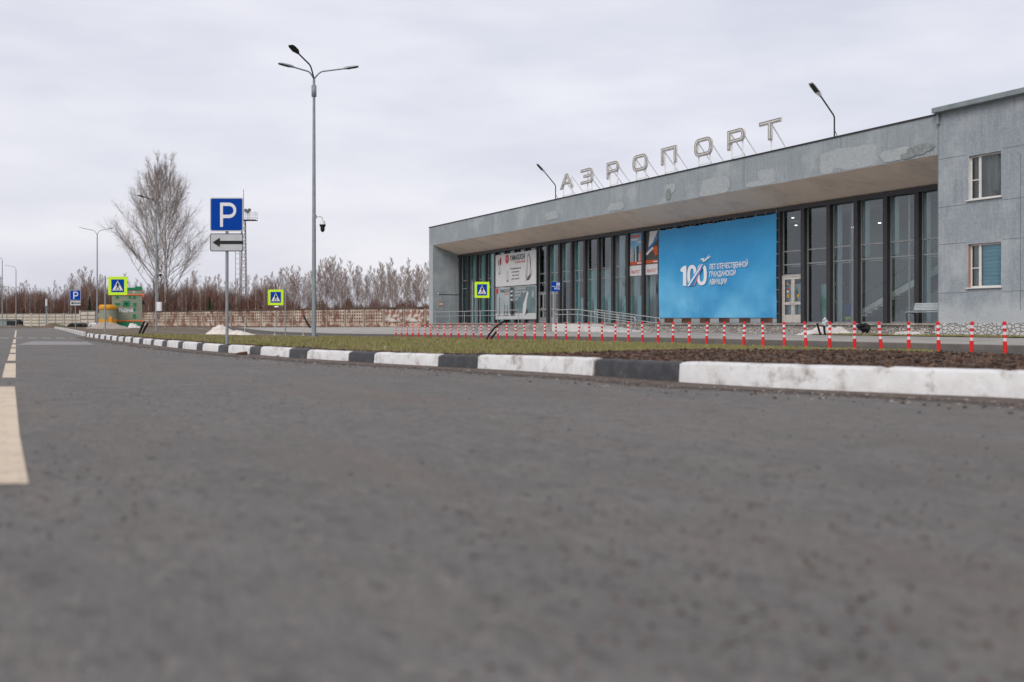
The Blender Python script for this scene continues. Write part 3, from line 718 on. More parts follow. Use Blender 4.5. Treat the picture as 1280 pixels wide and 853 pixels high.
# staircase
q=MB(); Ds=DG+1.5; sA=36.0; sB=27.9; n=24; RISE=3.8
for i in range(n):
    s=lerp(sA,sB,i/n); z=FL+RISE*i/n; q.box((Ds,s,z),(Ds+1.9,s-(sA-sB)/n-.0,z+RISE/n),'stairw')
q.mesh([(Ds-.06,sA+.3,FL),(Ds-.06,sB,FL+RISE-.42),(Ds-.06,sB,FL+RISE+.02),(Ds-.06,sA+.3,FL+.20),(Ds-.001,sA+.3,FL),(Ds-.001,sB,FL+RISE-.42),(Ds-.001,sB,FL+RISE+.02),(Ds-.001,sA+.3,FL+.20)],[(0,1,2,3),(4,7,6,5),(3,2,6,7),(0,4,5,1)],'stairw')
stc=P('staircase',q)
q=MB(); 
for i in range(0,n*2):
    s=lerp(sA,sB,i/n/2); z=FL+RISE*i/n/2+.15; q.tube([(Ds-.03,s,z),(Ds-.03,s,z+.85)],.016,'steel',4,caps=False)
for h in (.3,1.0): q.tube([(Ds-.03,sA,FL+h),(Ds-.03,sB,FL+RISE+h)],.03,'steel',6)
P('stair_railing',q,parent=stc)
q=MB(); q.box((Ds+.3,30.2,FL),(Ds+.35,S0+.3,FL+2.3),'tcurt'); q.box((Ds+3,S0+.3,FL),(Ds+3.05,39,ZS),'intwall'); P('partition',q)

q=MB()
q.box((DG+1.04,36.9,FL),(DG+1.1,37.5,FL+1.95),'tcurt')
for (y0,y1,z0,z1,c) in ((33.9,34.5,1.0,1.12,'yg'),(33.9,34.5,1.9,2.0,'yg'),(34.0,34.4,1.14,1.88,'blue'),(33.4,33.8,.2,.3,'yg'),(33.4,33.8,.4,.9,'blue')): q.box((DG+1.0,y0+2.1,FL+z0),(DG+1.02,y1+2.1,FL+z1),c)
P('stand',q)
# terrace (plinth) under the glazing, cap, wing plinth
q=MB()
for i in range(52):
    a,b_=lerp(S0,SE_,i/52),lerp(S0,SE_,(i+1)/52); q.face([(DF-.02,b_,-.35),(DF-.02,a,-.35),(DF-.02,a,FL-.09),(DF-.02,b_,FL-.09)],'plinthr')
q.face([(DF-.02,SE_,-.35),(DF+16,SE_,-.35),(DF+16,SE_,FL),(DF-.02,SE_,FL)],'plinthr')
P('plinth',q,'patchy whitewashed rubble stone plinth')
q=MB(); q.box((DF-.1,S0+.002,FL-.09),(DG-.27,S1-.002,FL-.006),'kerb_plain'); P('terrace_slab',q)
# wing
q=MB(); SW=3.0; DW=DF-.03
win=[(24.64,26.05,5.45,7.14),(24.64,26.05,2.08,3.75),(20.6,22.0,5.45,7.14),(20.6,22.0,2.08,3.75)]
ysw=[SW,20.6,22.0,24.64,26.05,S0]; zsw=[FL,2.08,3.75,5.45,7.14,9.04]
for i in range(5):
    for j in range(5):
        if i in (1,3) and j in (1,3): continue
        q.face([(DW,ysw[i+1],zsw[j]),(DW,ysw[i],zsw[j]),(DW,ysw[i],zsw[j+1]),(DW,ysw[i+1],zsw[j+1])],'plasterw')
q.box((DW+.2,SW,FL),(DF+16,SW+.2,9.04),'plasterw'); q.box((DW+.001,S0-.2,FL),(DG+.2,S0-.001,9.04),'plasterw')
q.face([(DW,S0,FL-.6),(DW,S0,9.04),(DG,S0,9.04),(DG,S0,FL-.6)],'plasterw')
for (a,b_,z0,z1) in win:   # reveals
    e=.16; rm='white'
    q.face([(DW,a,z0),(DW+e,a,z0),(DW+e,a,z1),(DW,a,z1)],rm); q.face([(DW,b_,z0),(DW,b_,z1),(DW+e,b_,z1),(DW+e,b_,z0)],'foam' if z0<3 else rm)
    q.face([(DW,a,z1),(DW+e,a,z1),(DW+e,b_,z1),(DW,b_,z1)],'foam' if z0<3 else 'plasterw'); q.face([(DW,a,z0),(DW,b_,z0),(DW+e,b_,z0),(DW+e,a,z0)],rm)
P('wing_wall',q)
def joint(a,b_): q=MB(); q.box(a,b_,'seam'); P('panel_joint',q)
for z in (7.21,5.30,3.83,1.90): joint((DW-.003,26.13,z-.010),(DW+.004,S0-.04,z+.010)); joint((DW-.003,14,z-.010),(DW+.004,24.56,z+.010))
joint((DW-.0035,23.84,1.2),(DW+.004,23.86,6.9)); joint((DW-.004,S0-.03,FL),(DW+.004,S0-.012,9.0))
for wi,(a,b_,z0,z1) in enumerate(win):
    D=DW+.13; q=MB(); fw=.06; ms=b_-.47
    for y in (a,b_-fw): q.box((D,y,z0),(D+.06,y+fw,z1),'white',.006)
    for z in (z0,z1-fw): q.box((D+.001,a+fw,z),(D+.059,b_-fw,z+fw),'white')
    q.box((D-.004,ms,z0+fw),(D+.058,ms+.10,z1-fw),'white')
    zm=lerp(z0,z1,.45); q.box((D-.002,ms+.1,zm-.02),(D+.056,b_-fw,zm+.02),'white')
    lab=['upper white window with net curtain and a potted plant','lower white window with pale blue pleated blind','second upper white window further right','second lower white window further right'][wi]
    wf=P('window',q,lab)
    q=MB(); q.face([(D+.03,b_-.05,z0+.05),(D+.03,a+.05,z0+.05),(D+.03,a+.05,z1-.05),(D+.03,b_-.05,z1-.05)],'glassc'); pass; P('pane',q,parent=wf)
    q=MB(); q.box((DW-.09,a-.06,z0-.05),(DW+.12,b_+.06,z0-.004),'white',.008); P('sill',q,parent=wf)
    q=MB()
    if z0<3:
        nn=22
        for j in range(nn):
            u0,u1=lerp(z0+.05,z1-.05,j/nn),lerp(z0+.05,z1-.05,(j+1)/nn); d0=.03*(j%2); d1=.03*((j+1)%2)
            q.face([(D+.10+d0,ms+.02,u0),(D+.10+d0,a+.05,u0),(D+.10+d1,a+.05,u1),(D+.10+d1,ms+.02,u1)],'blind')
        P('blind',q,parent=wf)
        q=MB(); q.face([(D+.15,b_,z0),(D+.15,ms,z0),(D+.15,ms,z1),(D+.15,b_,z1)],'netcurt'); P('curtain',q,parent=wf)
    else:
        nn=24
        for j in range(nn):
            u0,u1=lerp(a,b_,j/nn),lerp(a,b_,(j+1)/nn); d0=.04*math.sin(j*1.7); d1=.04*math.sin((j+1)*1.7)
            q.face([(D+.25+d1,u1,z0),(D+.25+d0,u0,z0),(D+.25+d0,u0,z1),(D+.25+d1,u1,z1)],'netcurt')
        P('curtain',q,parent=wf)
    q=MB(); q.box((D+.5,a-.3,z0-.3),(D+2.5,b_+.3,z1+.3),'intdark'); P('room',q,parent=wf) if False else None
# potted plant behind the upper window
a,b_,z0,z1=win[0]; c=Vector((DW+.27,a+.42,z0+.02)); pl=empty('potted_plant',c,label='small spiky green potted plant behind the upper right window',cat='plant')
q=MB(); q.tube([(0,0,0),(0,0,.16)],[.07,.09],'foam',10); q.build('pot',pl)
q=MB()
for i in range(26):
    an=rq.uniform(0,6.28); l=rq.uniform(.15,.35); d=Vector((math.cos(an)*.18,math.sin(an)*.75,0))*l; q.face([(-.01,-.01,.15),(.01,.012,.15),(d.x,d.y,.15+l*rq.uniform(.5,1.1))],'leafg')
q.build('leaves',pl)
q=MB(); q.box((DW-.30,SW-.3,9.04),(DF+16.4,S0+.06,9.24),'slab',.01); P('wing_roof',q)
q=MB(); q.box((DW-.13,S0-.02,8.6),(DW-.02,S0-.13,9.03),'slab'); P('drip_edge',q)
q=MB(); q.box((DW-.06,SW,-.35),(DW+.3,S0+.10,FL-.003),'plinthw'); P('wing_plinth',q,'white painted rubble stone plinth of the wing')
# boards under the banner
q=MB(); q.box((DG-.28,39.3,FL+.01),(DG-.265,49.4,FL+.34),'intdark')
for i in range(6): s=39.6+i*1.7; q.box((DG-.29,s,FL+.03),(DG-.281,s+.9,FL+.28),'brown')
P('board_strip',q)
# ramp, steps, railings
q=MB(); q.mesh([(31.6,55.8,-.3),(31.6,46.4,-.3),(31.6,46.4,.14),(31.6,52.8,.66),(31.6,55.8,.66),(DF-.03,55.8,-.3),(DF-.03,46.4,-.3),(DF-.03,46.4,.14),(DF-.03,52.8,.66),(DF-.03,55.8,.66)],
 [(0,1,2,3,4)[::-1],(5,6,7,8,9),(4,3,8,9),(3,2,7,8),(2,1,6,7),(0,4,9,5)],'rampw'); pass
P('ramp',q,'white concrete wheelchair ramp beside the entrance')
q=MB()
for i in range(4): q.box((DF-.35-.32*(3-i),56.4,-.2),(DF-.025,63.2,.18+.13*(i+1)-.01),'kerb_plain')
P('steps',q)
def railing(name,pts,posts,parent,low=.3,rad=.028,base=None):
    q=MB(); q.tube(pts,rad,'rail',8); q.tube([Vector(p)-Vector((0,0,low)) for p in pts],rad*.85,'rail',8)
    for e in (0,-1): p=Vector(pts[e]); q.tube([p,p+Vector((0,-.12 if e else .12,-low/2)),p-Vector((0,0,low))],rad,'rail',8)
    for p in posts: q.tube([p,(p[0],p[1],base(p))],.025,'rail',6)
    return P(name,q)
def rb(p): s=p[1]; return .14+ (s-46.4)/6.4*.52 if s<52.8 else .66
railing('ramp_railing',[(31.7,55.5,1.56),(31.7,52.8,1.56),(31.7,46.6,1.05)],[(31.7,s,1.56-.51*max(0,(52.8-s)/6.2)) for s in (55.3,54,52.8,51.2,49.7,48.2,46.9)],B,base=rb)
railing('ramp_railing',[(33.05,52.9,1.56),(33.05,46.1,1.0)],[(33.05,s,1.56-.56*(52.9-s)/6.8) for s in (52.6,50.4,48.4,46.4)],B,base=rb)
q=MB(); q.tube([(DF+.05,S1-.1,1.66),(DF+.05,63.5,1.66)],.03,'rail',8)
q.tube([(DF+.05,S1-.1,1.3),(DF+.05,63.5,1.3)],.02,'rail',8)
for s in (79,76,73,70,67,63.6): q.tube([(DF+.05,s,FL-.02),(DF+.05,s,1.66)],.025,'rail',6)
P('terrace_railing',q)

# ceiling lamps seen through the glass
for i,(px,py,D,nm) in enumerate(((991,272,DG+3,'leftmost lit ceiling lamp behind the upper glass beside the banner'),(995,281.5,DG+4.5,'lit ceiling lamp just below another one behind the glass beside the banner'),(1066,284,DG+3.5,'elongated lit ceiling lamp behind the third glazed bay right of the door'),(1082,269.5,DG+2.5,'lit ceiling lamp high behind the fourth bay right of the door'),(1099.5,278.5,DG+3,'rightmost lit ceiling lamp, above the staircase'))):
    Z=F*D/(CT*px); s=fs(px,D); z=zy(py,Z); e=empty('ceiling_lamp',(D,s,z),label=nm,cat='lamp')
    q=MB(); q.tube([(0,0,0),(0,0,-.04)],[.07,.07],'lamp',12); q.build('diffuser',e)
    q=MB(); q.tube([(0,0,.005),(0,0,ZS-z+.0)],.008,'dgrey',4); q.build('cord',e)
for i,(px,py) in enumerate(((689,327),(692,332))):
    pass

# ------------------------------------------------------------------ bench on the terrace
be=empty('bench',(DG-1.15,29.15,FL-.004),label='grey slatted bench with curled cast legs beside the wing wall',cat='bench')
for s in (-.85,.85):
    q=MB(); q.tube([(-.30,s,0),(-.27,s,.05),(-.30,s,.22),(-.33,s,.38),(-.26,s,.45),(.14,s,.43),(.22,s,.5),(.30,s,.82)],.028,'dgrey',6)
    q.tube([(.14,s,.43),(.22,s,.25),(.2,s,.05),(.27,s,0)],.028,'dgrey',6); q.build('leg',be)
q=MB()
for i in range(5): q.box((-.30+i*.095,-.93,.452),(-.30+i*.095+.08,.93,.485),'bench',.006)
q.build('seat',be)
q=MB()
for i in range(5):
    z=.54+i*.065; x=.205+(z-.5)*.25; q.box((x-.015,-.93,z),(x+.012,.93,z+.055),'bench',.005)
q.build('backrest',be)

# ------------------------------------------------------------------ banner
bs0,bs1=49.5,39.25; bD=DG-.34
bn=empty('banner',(bD,44.4,1.0),label='large sky blue banner with white centenary lettering stretched over the glazing',cat='banner')
q=MB(off=(bD,44.4,1.0)); nx_,nz_=60,26; V=[]
def btop(u): return lerp(6.33,6.38,u)-.03*math.sin(math.pi*u)-.04*abs(math.sin(u*math.pi*7))
def bbot(u): return lerp(1.04,.99,u)
for i in range(nx_+1):
    for j in range(nz_+1):
        u,v=i/nx_,j/nz_; s=lerp(bs0,bs1,u); z=lerp(bbot(u),btop(u),v)
        d=.028*math.sin(u*9+v*5)*math.sin(v*3.14)+.018*nz(u*6,v*4,1.7)
        V.append((bD+.02-abs(d),s,z))
Fc=[(i*(nz_+1)+j,(i+1)*(nz_+1)+j,(i+1)*(nz_+1)+j+1,i*(nz_+1)+j+1) for i in range(nx_) for j in range(nz_)]
q.mesh(V,Fc,'banner',True); q.build('cloth',bn,loc=(0,0,0))
def onb(V,Fc,s,z,mat,name,D=bD-.045):
    q=MB(off=(bD,44.4,1.0)); q.mesh(wallV(V,D,s,z),Fc,mat); q.build(name,bn,loc=(0,0,0))
def fit(body,width,height,bold):
    V,Fc=text_geo(body,1,bold); x0=min(v[0] for v in V); x1=max(v[0] for v in V); y1=max(v[1] for v in V if True); 
    capV,_=text_geo('Н',1,0); ch=max(v[1] for v in capV)
    return [((v[0]-x0)*width/(x1-x0),v[1]*height/ch) for v in V],Fc
for body,wd,s,z in (('ЛЕТ ОТЕЧЕСТВЕННОЙ',3.25,44.62,3.73),('ГРАЖДАНСКОЙ',2.25,44.62,3.31),('АВИАЦИИ',1.52,44.62,2.88)):
    V,Fc=fit(body,wd,.29,.022); onb(V,Fc,s,z,'logo','lettering')
# the figure 100 with crossing flag stripes
def oval(cx,cy,rx,ry,n=28,sq=.8): return [(cx+math.copysign(abs(math.cos(2*math.pi*k/n))**sq,math.cos(2*math.pi*k/n))*rx,cy+math.copysign(abs(math.sin(2*math.pi*k/n))**sq,math.sin(2*math.pi*k/n))*ry) for k in range(n)]
V,Fc=poly_geo([[(.0,.86),(.0,1.0),(.28,1.16),(.56,1.16),(.56,0),(.24,0),(.24,.80)]]); onb(V,Fc,47.28,2.88,'logo','figure')
V,Fc=poly_geo([oval(1.08,.58,.44,.60),oval(1.08,.58,.17,.40)]); onb(V,Fc,47.28,2.88,'logo','figure')
V,Fc=poly_geo([oval(1.98,.58,.46,.60),oval(1.98,.58,.19,.40)]); onb(V,Fc,47.28,2.88,'logo','figure')
for (x0,x1,x2,x3,c,dd) in ((.56,.66,1.96,1.86,'banner',.05),(.66,.84,2.10,1.96,'logo',.055),(.84,1.22,2.26,2.10,'logob',.055),(1.24,1.38,2.05,2.0,'logor',.056)):
    V,Fc=poly_geo([[(x0,-.02),(x1,-.02),(x2,1.16),(x3,1.16)]]); onb(V,Fc,47.28,2.88,c,'stripe',bD-dd)
pla=[(0,.10),(.35,.14),(.50,.10),(.34,.0),(.44,0),(.72,.14),(.95,.30),(1.05,.34),(.86,.16),(1.18,.22),(1.2,.18),(.9,.08),(.72,.02),(.6,-.06),(.3,-.09),(.2,-.04),(.34,.02),(.05,.03)]
V,Fc=poly_geo([pla]); onb([(v[0]*.78,v[1]*.9+.0) for v in V],Fc,45.42,4.27,'logo','aircraft_emblem')
q=MB(off=(bD,44.4,1.0))
for i in range(14):
    s=lerp(bs0,bs1,i/13); q.tube([(bD,s,btop(i/13)),(bD+.05,s+.05,btop(i/13)+.14)],.008,'signw',4)
for z in rng(1.2,6.1,.6):
    q.tube([(bD,bs1,z),(bD+.05,bs1-.12,z+.01)],.008,'signw',4); q.tube([(bD,bs0,z),(bD+.05,bs0+.1,z+.01)],.008,'signw',4)
q.build('lacing',bn,loc=(0,0,0))

# ------------------------------------------------------------------ posters
def poster(name,s0,s1,z0,z1,D,label,mat,frame='frame_w'):
    e=empty(name,(D,(s0+s1)/2,z0),label=label,cat='poster'); off=(D,(s0+s1)/2,z0)
    q=MB(off); q.box((D,s1,z0),(D+.05,s0,z1),mat); q.build('panel',e,loc=(0,0,0))
    q=MB(off); t_=.035
    for a,b_ in (((s0,z0),(s0,z1)),((s1,z0),(s1,z1)),((s0,z0),(s1,z0)),((s0,z1),(s1,z1))): q.bar((D+.01,a[0],a[1]),(D+.01,b_[0],b_[1]),t_,t_,frame)
    q.build('frame',e,loc=(0,0,0)); 
    def add(V,Fc,u,v,m_,nm,d=.008):
        q=MB(off); q.mesh(wallV(V,D-d,lerp(s0,s1,u),lerp(z0,z1,v)),Fc,m_); q.build(nm,e,loc=(0,0,0))
    return e,add
pD=DG-.34; pa,pb=fs(619.7,pD),fs(670,pD)
PW=pa-pb
def chair(sc,flip=1,thin=0):
    o=[(.10,.0),(.55,.05),(.9,.3),(1.05,.75),(1.0,.9),(.86,.62),(.70,.45),(.82,.9),(.85,1.5),(.7,1.95),(.45,2.15),(.28,2.0),(.22,1.3),(.05,.8),(-.05,.3)]
    return [[(x*sc*flip,y*sc) for x,y in o]]
z0p,z1p,zmid=1.02,6.12,3.58
e,add=poster('advertising_poster',pa,pb,zmid+.05,z1p+.03,pD,'white poster with a red round emblem, upper of the two beside the entrance','plight')
V,Fc=poly_geo([oval(0,0,.30,.36,24,1)]); add(V,Fc,.30,.84,'pred','emblem'); V,Fc=poly_geo([[(-.16,.16),(-.1,.16),(0,.02),(.1,.16),(.16,.16),(.03,-.02),(.03,-.2),(-.03,-.2),(-.03,-.02)]]); add(V,Fc,.30,.84,'plight','emblem',.012)
V,Fc=fit('YAMAGUCHI',2.5,.42,.03); add(V,Fc,.37,.78,'pgreyd','lettering'); pass
V,Fc=fit('массажные кресла',1.7,.14,.02); add(V,Fc,.50,.69,'pred','lettering')
for i,(b_,wd) in enumerate((('Современный',1.75),('комплекс',1.3),('массажа',1.1),('для дома',1.3))):
    V,Fc=fit(b_,wd,.15,.01); add(V,Fc,.51-wd/PW/2,.50-.105*i,'pgreyd','lettering')
def seat_pic(add,u,v,sc,flip=1):
    for lp,m_,d in ((chair(sc,flip)[0],'pgrey',.008),([(.3*sc*flip,.35*sc),(.62*sc*flip,.5*sc),(.72*sc*flip,1.2*sc),(.6*sc*flip,1.8*sc),(.42*sc*flip,1.9*sc),(.34*sc*flip,1.2*sc)],'plight',.012),([(.0,.0),(.6*sc*flip,.06*sc),(.95*sc*flip,.5*sc),(.5*sc*flip,.3*sc)],'pgreyd',.014),([(.74*sc*flip,.9*sc),(.80*sc*flip,1.3*sc),(.72*sc*flip,1.7*sc),(.68*sc*flip,1.5*sc)],'pgreyd',.015)):
        V,Fc=poly_geo([lp]); add(V,Fc,u,v,m_,'chair_picture',d)
seat_pic(add,.76,.12,.98); seat_pic(add,.34,.12,.42,-1); seat_pic(add,.08,.38,.32)
V,Fc=poly_geo([[(0,0),(.2,.0),(.25,.5),(.16,.62),(.05,.5)]]); add(V,Fc,.10,.68,'pred','figure_picture'); V,Fc=poly_geo([[(0,0),(.1,.05),(.12,.55),(.02,.5)]]); add(V,Fc,.13,.67,'pgreyd','figure_picture',.012); add(V,Fc,.07,.64,'pgreyd','figure_picture',.012)
e,add=poster('advertising_poster',pa,pb,z0p,zmid-.05,pD,'grey-green poster of exercise machines, lower of the two beside the entrance','pteal')
def rect(u,v,w,h,m_,nm,d=.008): V=[(0,0),(w,0),(w,h),(0,h)]; add(V,[(0,1,2,3)],u,v,m_,nm,d)
mt['pfloor']=M('poster_floor',(.55,.56,.56)); mt['pwall']=M('poster_window',(.40,.44,.45),(.30,.34,.35),.6)
rect(0.005,.01,PW*.99,.42,'pfloor','backdrop'); rect(.03,.19,PW*.33,2.0,'pwall','backdrop')
V,Fc=poly_geo([oval(0,0,.20,.24,20,1)]); add(V,Fc,.045,.90,'pred','emblem',.012)
V,Fc=fit('YAMAGUCHI',1.6,.28,.03); add(V,Fc,.11,.84,'pgreyd','lettering',.012); V,Fc=fit('фитнес',.8,.12,.02); add(V,Fc,.23,.77,'pred','lettering',.012)
for i,(b_,wd) in enumerate((('СОВРЕМЕННЫЙ',1.75),('КОМПАКТНЫЙ',1.75),('ФИТНЕС',1.0),('ЗАЛ',.5))): V,Fc=fit(b_,wd,.19,.02); add(V,Fc,.50,.90-.105*i,'plight','lettering',.012)
for (u,w,h,m_) in ((.385,.42,2.25,'pgreyd'),(.42,.5,1.1,'pgreyd')): rect(u,.10,w,h,m_,'machine_picture',.013)
for (u,h) in ((.10,1.5),(.23,.9),(.30,.85)): rect(u,.10,.09,h,'pgreyd','machine_picture',.012); rect(u-.03,.10,.42,.10,'pgreyd','machine_picture',.013); rect(u-.02,.22,.3,.05,'pgreyd','machine_picture',.014); rect(u-.015,.10+.06*h/.5,.25,.07,'pgreyd','machine_picture',.0145)
for i in range(3): rect(.39,.84-i*.13,.34,.12,'plight','machine_picture',.0145)
V,Fc=poly_geo([[(0,.0),(.45,.1),(.62,.5),(.75,1.2),(1.0,1.75),(.78,1.9),(.5,1.35),(.15,.9)]]); add(V,Fc,.68,.10,'plight','chair_picture',.012)
V,Fc=poly_geo([[(.45,.02),(.95,.25),(.78,.55),(.62,.45)]]); add(V,Fc,.68,.10,'pgreyd','chair_picture',.013)
V,Fc=poly_geo([oval(0,0,.17,.28,20,1)]); add(V,Fc,.93,.74,'pwall','badge',.012)
# bay posters next to the banner
mt['pred2']=M('poster_pale_red',(.55,.16,.12)); mt['psky']=M('poster_sky',(.12,.33,.52),(.30,.44,.55),1.5)
for kk,lab,vi in ((19-1,'tall travel poster of city towers under a blue sky, left of the pair beside the banner',0),(19-2,'tall poster with white blue and red aircraft tail shapes, right of the pair beside the banner',1)):
    pass
def bay_of(px): 
    s=fs(px,DG); 
    for k in range(len(MS)-1):
        if MS[k]<=s<MS[k+1]: return k
for px,lab,vi in ((796,'tall travel poster with white towers under blue sky, left of the pair beside the banner',0),(815.5,'striped white blue and orange window poster, right of the pair beside the banner',1)):
    k=bay_of(px); a,b_=MS[k]+MW/2+.03,MS[k+1]-MW/2-.03; D=DG-.09
    e,add=poster('window_poster',b_,a,ZT2+.02,ZS-.1,D,lab,'psky' if vi==0 else 'pgreyd','fin'); w=b_-a; h=ZS-.12-ZT2
    rect=lambda u,v,w_,h_,m_,nm,d=.008: add([(0,0),(w_,0),(w_,h_),(0,h_)],[(0,1,2,3)],u,v,m_,nm,d)
    rect(.01,.01,w*.98,.2,'porange','strip'); rect(.55,.03,w*.35,.08,'plight','lettering',.012)
    if vi==0:
        rect(.05,.85,w*.7,.16,'pred2','lettering'); rect(.05,.76,w*.55,.12,'plight','lettering'); rect(.6,.68,w*.3,.08,'plight','lettering')
        rp2=random.Random(2)
        for i in range(16): rect(.04+.058*i,.1,w*.05,rp2.uniform(.3,1.05),rp2.choice(['plight','pblue','pred2','tcurt','pgreyd','pwall']),'tower_picture',.009+i*.0004)
    else:
        V,Fc=poly_geo([[(0,.0),(w*.3,h*.12),(w*.98,h*.55),(w*.98,h*.72),(w*.4,h*.4)]]); add(V,Fc,0,.26,'pblue','stripe_picture',.010)
        V,Fc=poly_geo([[(0,.0),(w*.25,h*.05),(w*.7,h*.28),(w*.98,h*.2),(w*.98,h*.02),(w*.7,-.1),(w*.55,h*.14)]]); add(V,Fc,0,.26,'porange','stripe_picture',.012)
        V,Fc=poly_geo([[(w*.2,h*.5),(w*.5,h*.62),(w*.9,h*.98),(w*.3,h*.98)]]); add(V,Fc,0,0,'plight','stripe_picture',.013)
        V,Fc=poly_geo([[(w*.02,h*.32),(w*.5,h*.5),(w*.6,h*.46),(w*.1,h*.26)]]); add(V,Fc,0,0,'plight','stripe_picture',.014)
    e,add=poster('window_sign',b_,a,ZT1+.03,ZT2-.03,D,'white sign with thin red lettering under the '+('travel' if vi==0 else 'striped')+' window poster','plight')
    e['category']='sign'; V,Fc=fit('ВЫЛЕТ',.95,.2,.0); add(V,Fc,.1,.22,'pred','lettering'); V,Fc=poly_geo([[(0,0),(.2,.16),(.12,.0)]]); add(V,Fc,.82,.5,'pgreyd','aircraft_emblem')

# ------------------------------------------------------------------ roof lettering
def loops_of(ch):
    st=.24; h=.98
    if ch=='А': 
        w=1.75; return [[(0,0),(.30,0),(.48,.27),(w-.48,.27),(w-.30,0),(w,0),(w/2+.17,h),(w/2-.17,h)],[(.62,.44),(w/2,.80),(w-.62,.44)]],w
    if ch=='Т': w=1.55; return [[(0,h),(w,h),(w,h-.20),(w/2+.13,h-.20),(w/2+.13,-.0),(w/2-.13,-.0),(w/2-.13,h-.20),(0,h-.20)]],w
    if ch=='П': w=1.42; return [[(0,0),(.22,0),(.22,h-.21),(w-.22,h-.21),(w-.22,0),(w,0),(w,h),(0,h)]],w
    def rr_(x0,y0,x1,y1,r,n=5,cs=(1,1,1,1)):
        P_=[]
        for (cx,cy,a0,c) in ((x1-r,y1-r,0,cs[0]),(x0+r,y1-r,90,cs[1]),(x0+r,y0+r,180,cs[2]),(x1-r,y0+r,270,cs[3])):
            if c: P_+=[(cx+r*math.cos(R(a0+90*k/n)),cy+r*math.sin(R(a0+90*k/n))) for k in range(n+1)]
            else: P_.append((cx+(r if a0 in(0,270) else -r),cy+(r if a0 in (0,90) else -r)))
        return P_
    if ch=='О': w=1.5; return [rr_(0,0,w,h,.38),rr_(.23,.2,w-.23,h-.2,.2)],w
    if ch=='Р':
        w=1.32; o=rr_(0,.30,w,h,.30,5,(1,0,0,1)); i=o.index(next(p for p in o if abs(p[0])<1e-6 and abs(p[1]-.30)<1e-6))
        o=o[:i]+[(0,0-.05),(.22,0-.05),(.22,.30)]+o[i+1:]
        return [o,rr_(.22,.49,w-.22,h-.19,.15,5,(1,0,0,1))],w
    if ch=='Э':
        w=1.45; r=.3
        outer=[(0,h),(0,h-.2)]+[(w-.23-.12+.12*math.sin(R(a)),h-.32+.12*math.cos(R(a))) for a in (0,45,90)]+[(w-.23,.59),(.35,.59),(.35,.40),(w-.23,.40)]+[(w-.35+.12*math.cos(R(a)),.32-.12*math.sin(R(a))) for a in (0,45,90)]+[(0,.2),(0,0)]
        outer+=[(w-r+r*math.sin(R(a)),r-r*math.cos(R(a))) for a in (0,22,45,67,90)]+[(w-r+r*math.cos(R(a)),h-r+r*math.sin(R(a))) for a in (0,22,45,67,90)]
        return [outer],w
LD=33.55; LZ=9.70
names={'А':'first','Э':'second'}
labs=['first sign letter A at the left end of the roof lettering','reversed E shaped sign letter, second on the roof from the left','P shaped sign letter on the roof, third from the left','first O of the roof lettering, before the square arch letter','square arch shaped sign letter in the middle of the roof row','second O of the roof lettering, after the square arch letter','second P shaped sign letter, seventh on the roof before the T','T shaped sign letter at the right end of the roof lettering']
for i,(ch,px) in enumerate(zip('АЭРОПОРТ',(709,734,766.5,800.5,836.5,879.5,920.5,963))):
    lp,w=loops_of(ch); s=fs(px-1.5,LD); e=empty('sign_letter',(LD,s,LZ),label=labs[i],cat='letter',group='airport letters on the terminal roof')
    V,Fc=poly_geo(lp,.05); q=MB(); q.mesh([(.07-v[2],-(v[0]-w/2),v[1]) for v in V],Fc,'letter')
    q.build('body',e)
    q=MB()
    for (of,dd,m_) in ((-.024,.004,'letterd'),(-.060,.008,'letter')):
        V,Fc=poly_geo(lp,0,of); q.mesh([(.02-dd,-(v[0]-w/2),v[1]) for v in V],Fc,m_)
    q.build('rim',e)
    q=MB()
    for y in {'Т':(0.0,),'Э':(-.5,0.0)}.get(ch,(-w*.32,w*.32)):
        zt_=(.25 if ch in 'ОЭ' else .1); q.bar((.13,y,-(LZ-ZF1)),(.13,y,.75 if ch!='Т' else .6),.06,.06,'support')
        q.bar((.15,y,.72 if ch!='Т' else .8),(1.35,y,-.62),.045,.045,'support'); q.bar((.15,y,-.48),(1.25,y,-.52),.04,.04,'support')
    if ch!='Т': q.bar((.13,-w*.32,-.42),(.13,w*.32,-.42),.04,.04,'support')
    q.build('support_frame',e)
# roof lamps
def head(q,p,d,l=.62,w=.26,mat='steel',lens='dgrey'):
    d=Vector(d).normalized(); p=Vector(p); side=d.cross(Vector((0,0,1))).normalized(); u=side.cross(d)
    if u.z<0: u=-u
    V=[];prof=[(0,.35,.03),(.12,.5,.05),(.35,1,.05),(.8,1,.035),(1,.75,.015)]
    for (a,wd,h) in prof:
        c=p+d*l*a
        for (i,j) in ((-1,-.4),(1,-.4),(.8,1),(-.8,1)): V.append(c+side*i*w/2*wd+u*j*h)
    Fc=[(i*4+k,i*4+(k+1)%4,(i+1)*4+(k+1)%4,(i+1)*4+k) for i in range(4) for k in range(4)]+[(3,2,1,0),(16,17,18,19)]
    q.mesh(V,Fc,mat)
    c0=p+d*l*.35-u*.024; c1=p+d*l*.93-u*.02; q.face([c0-side*w*.4,c0+side*w*.4,c1+side*w*.36,c1-side*w*.36],lens)
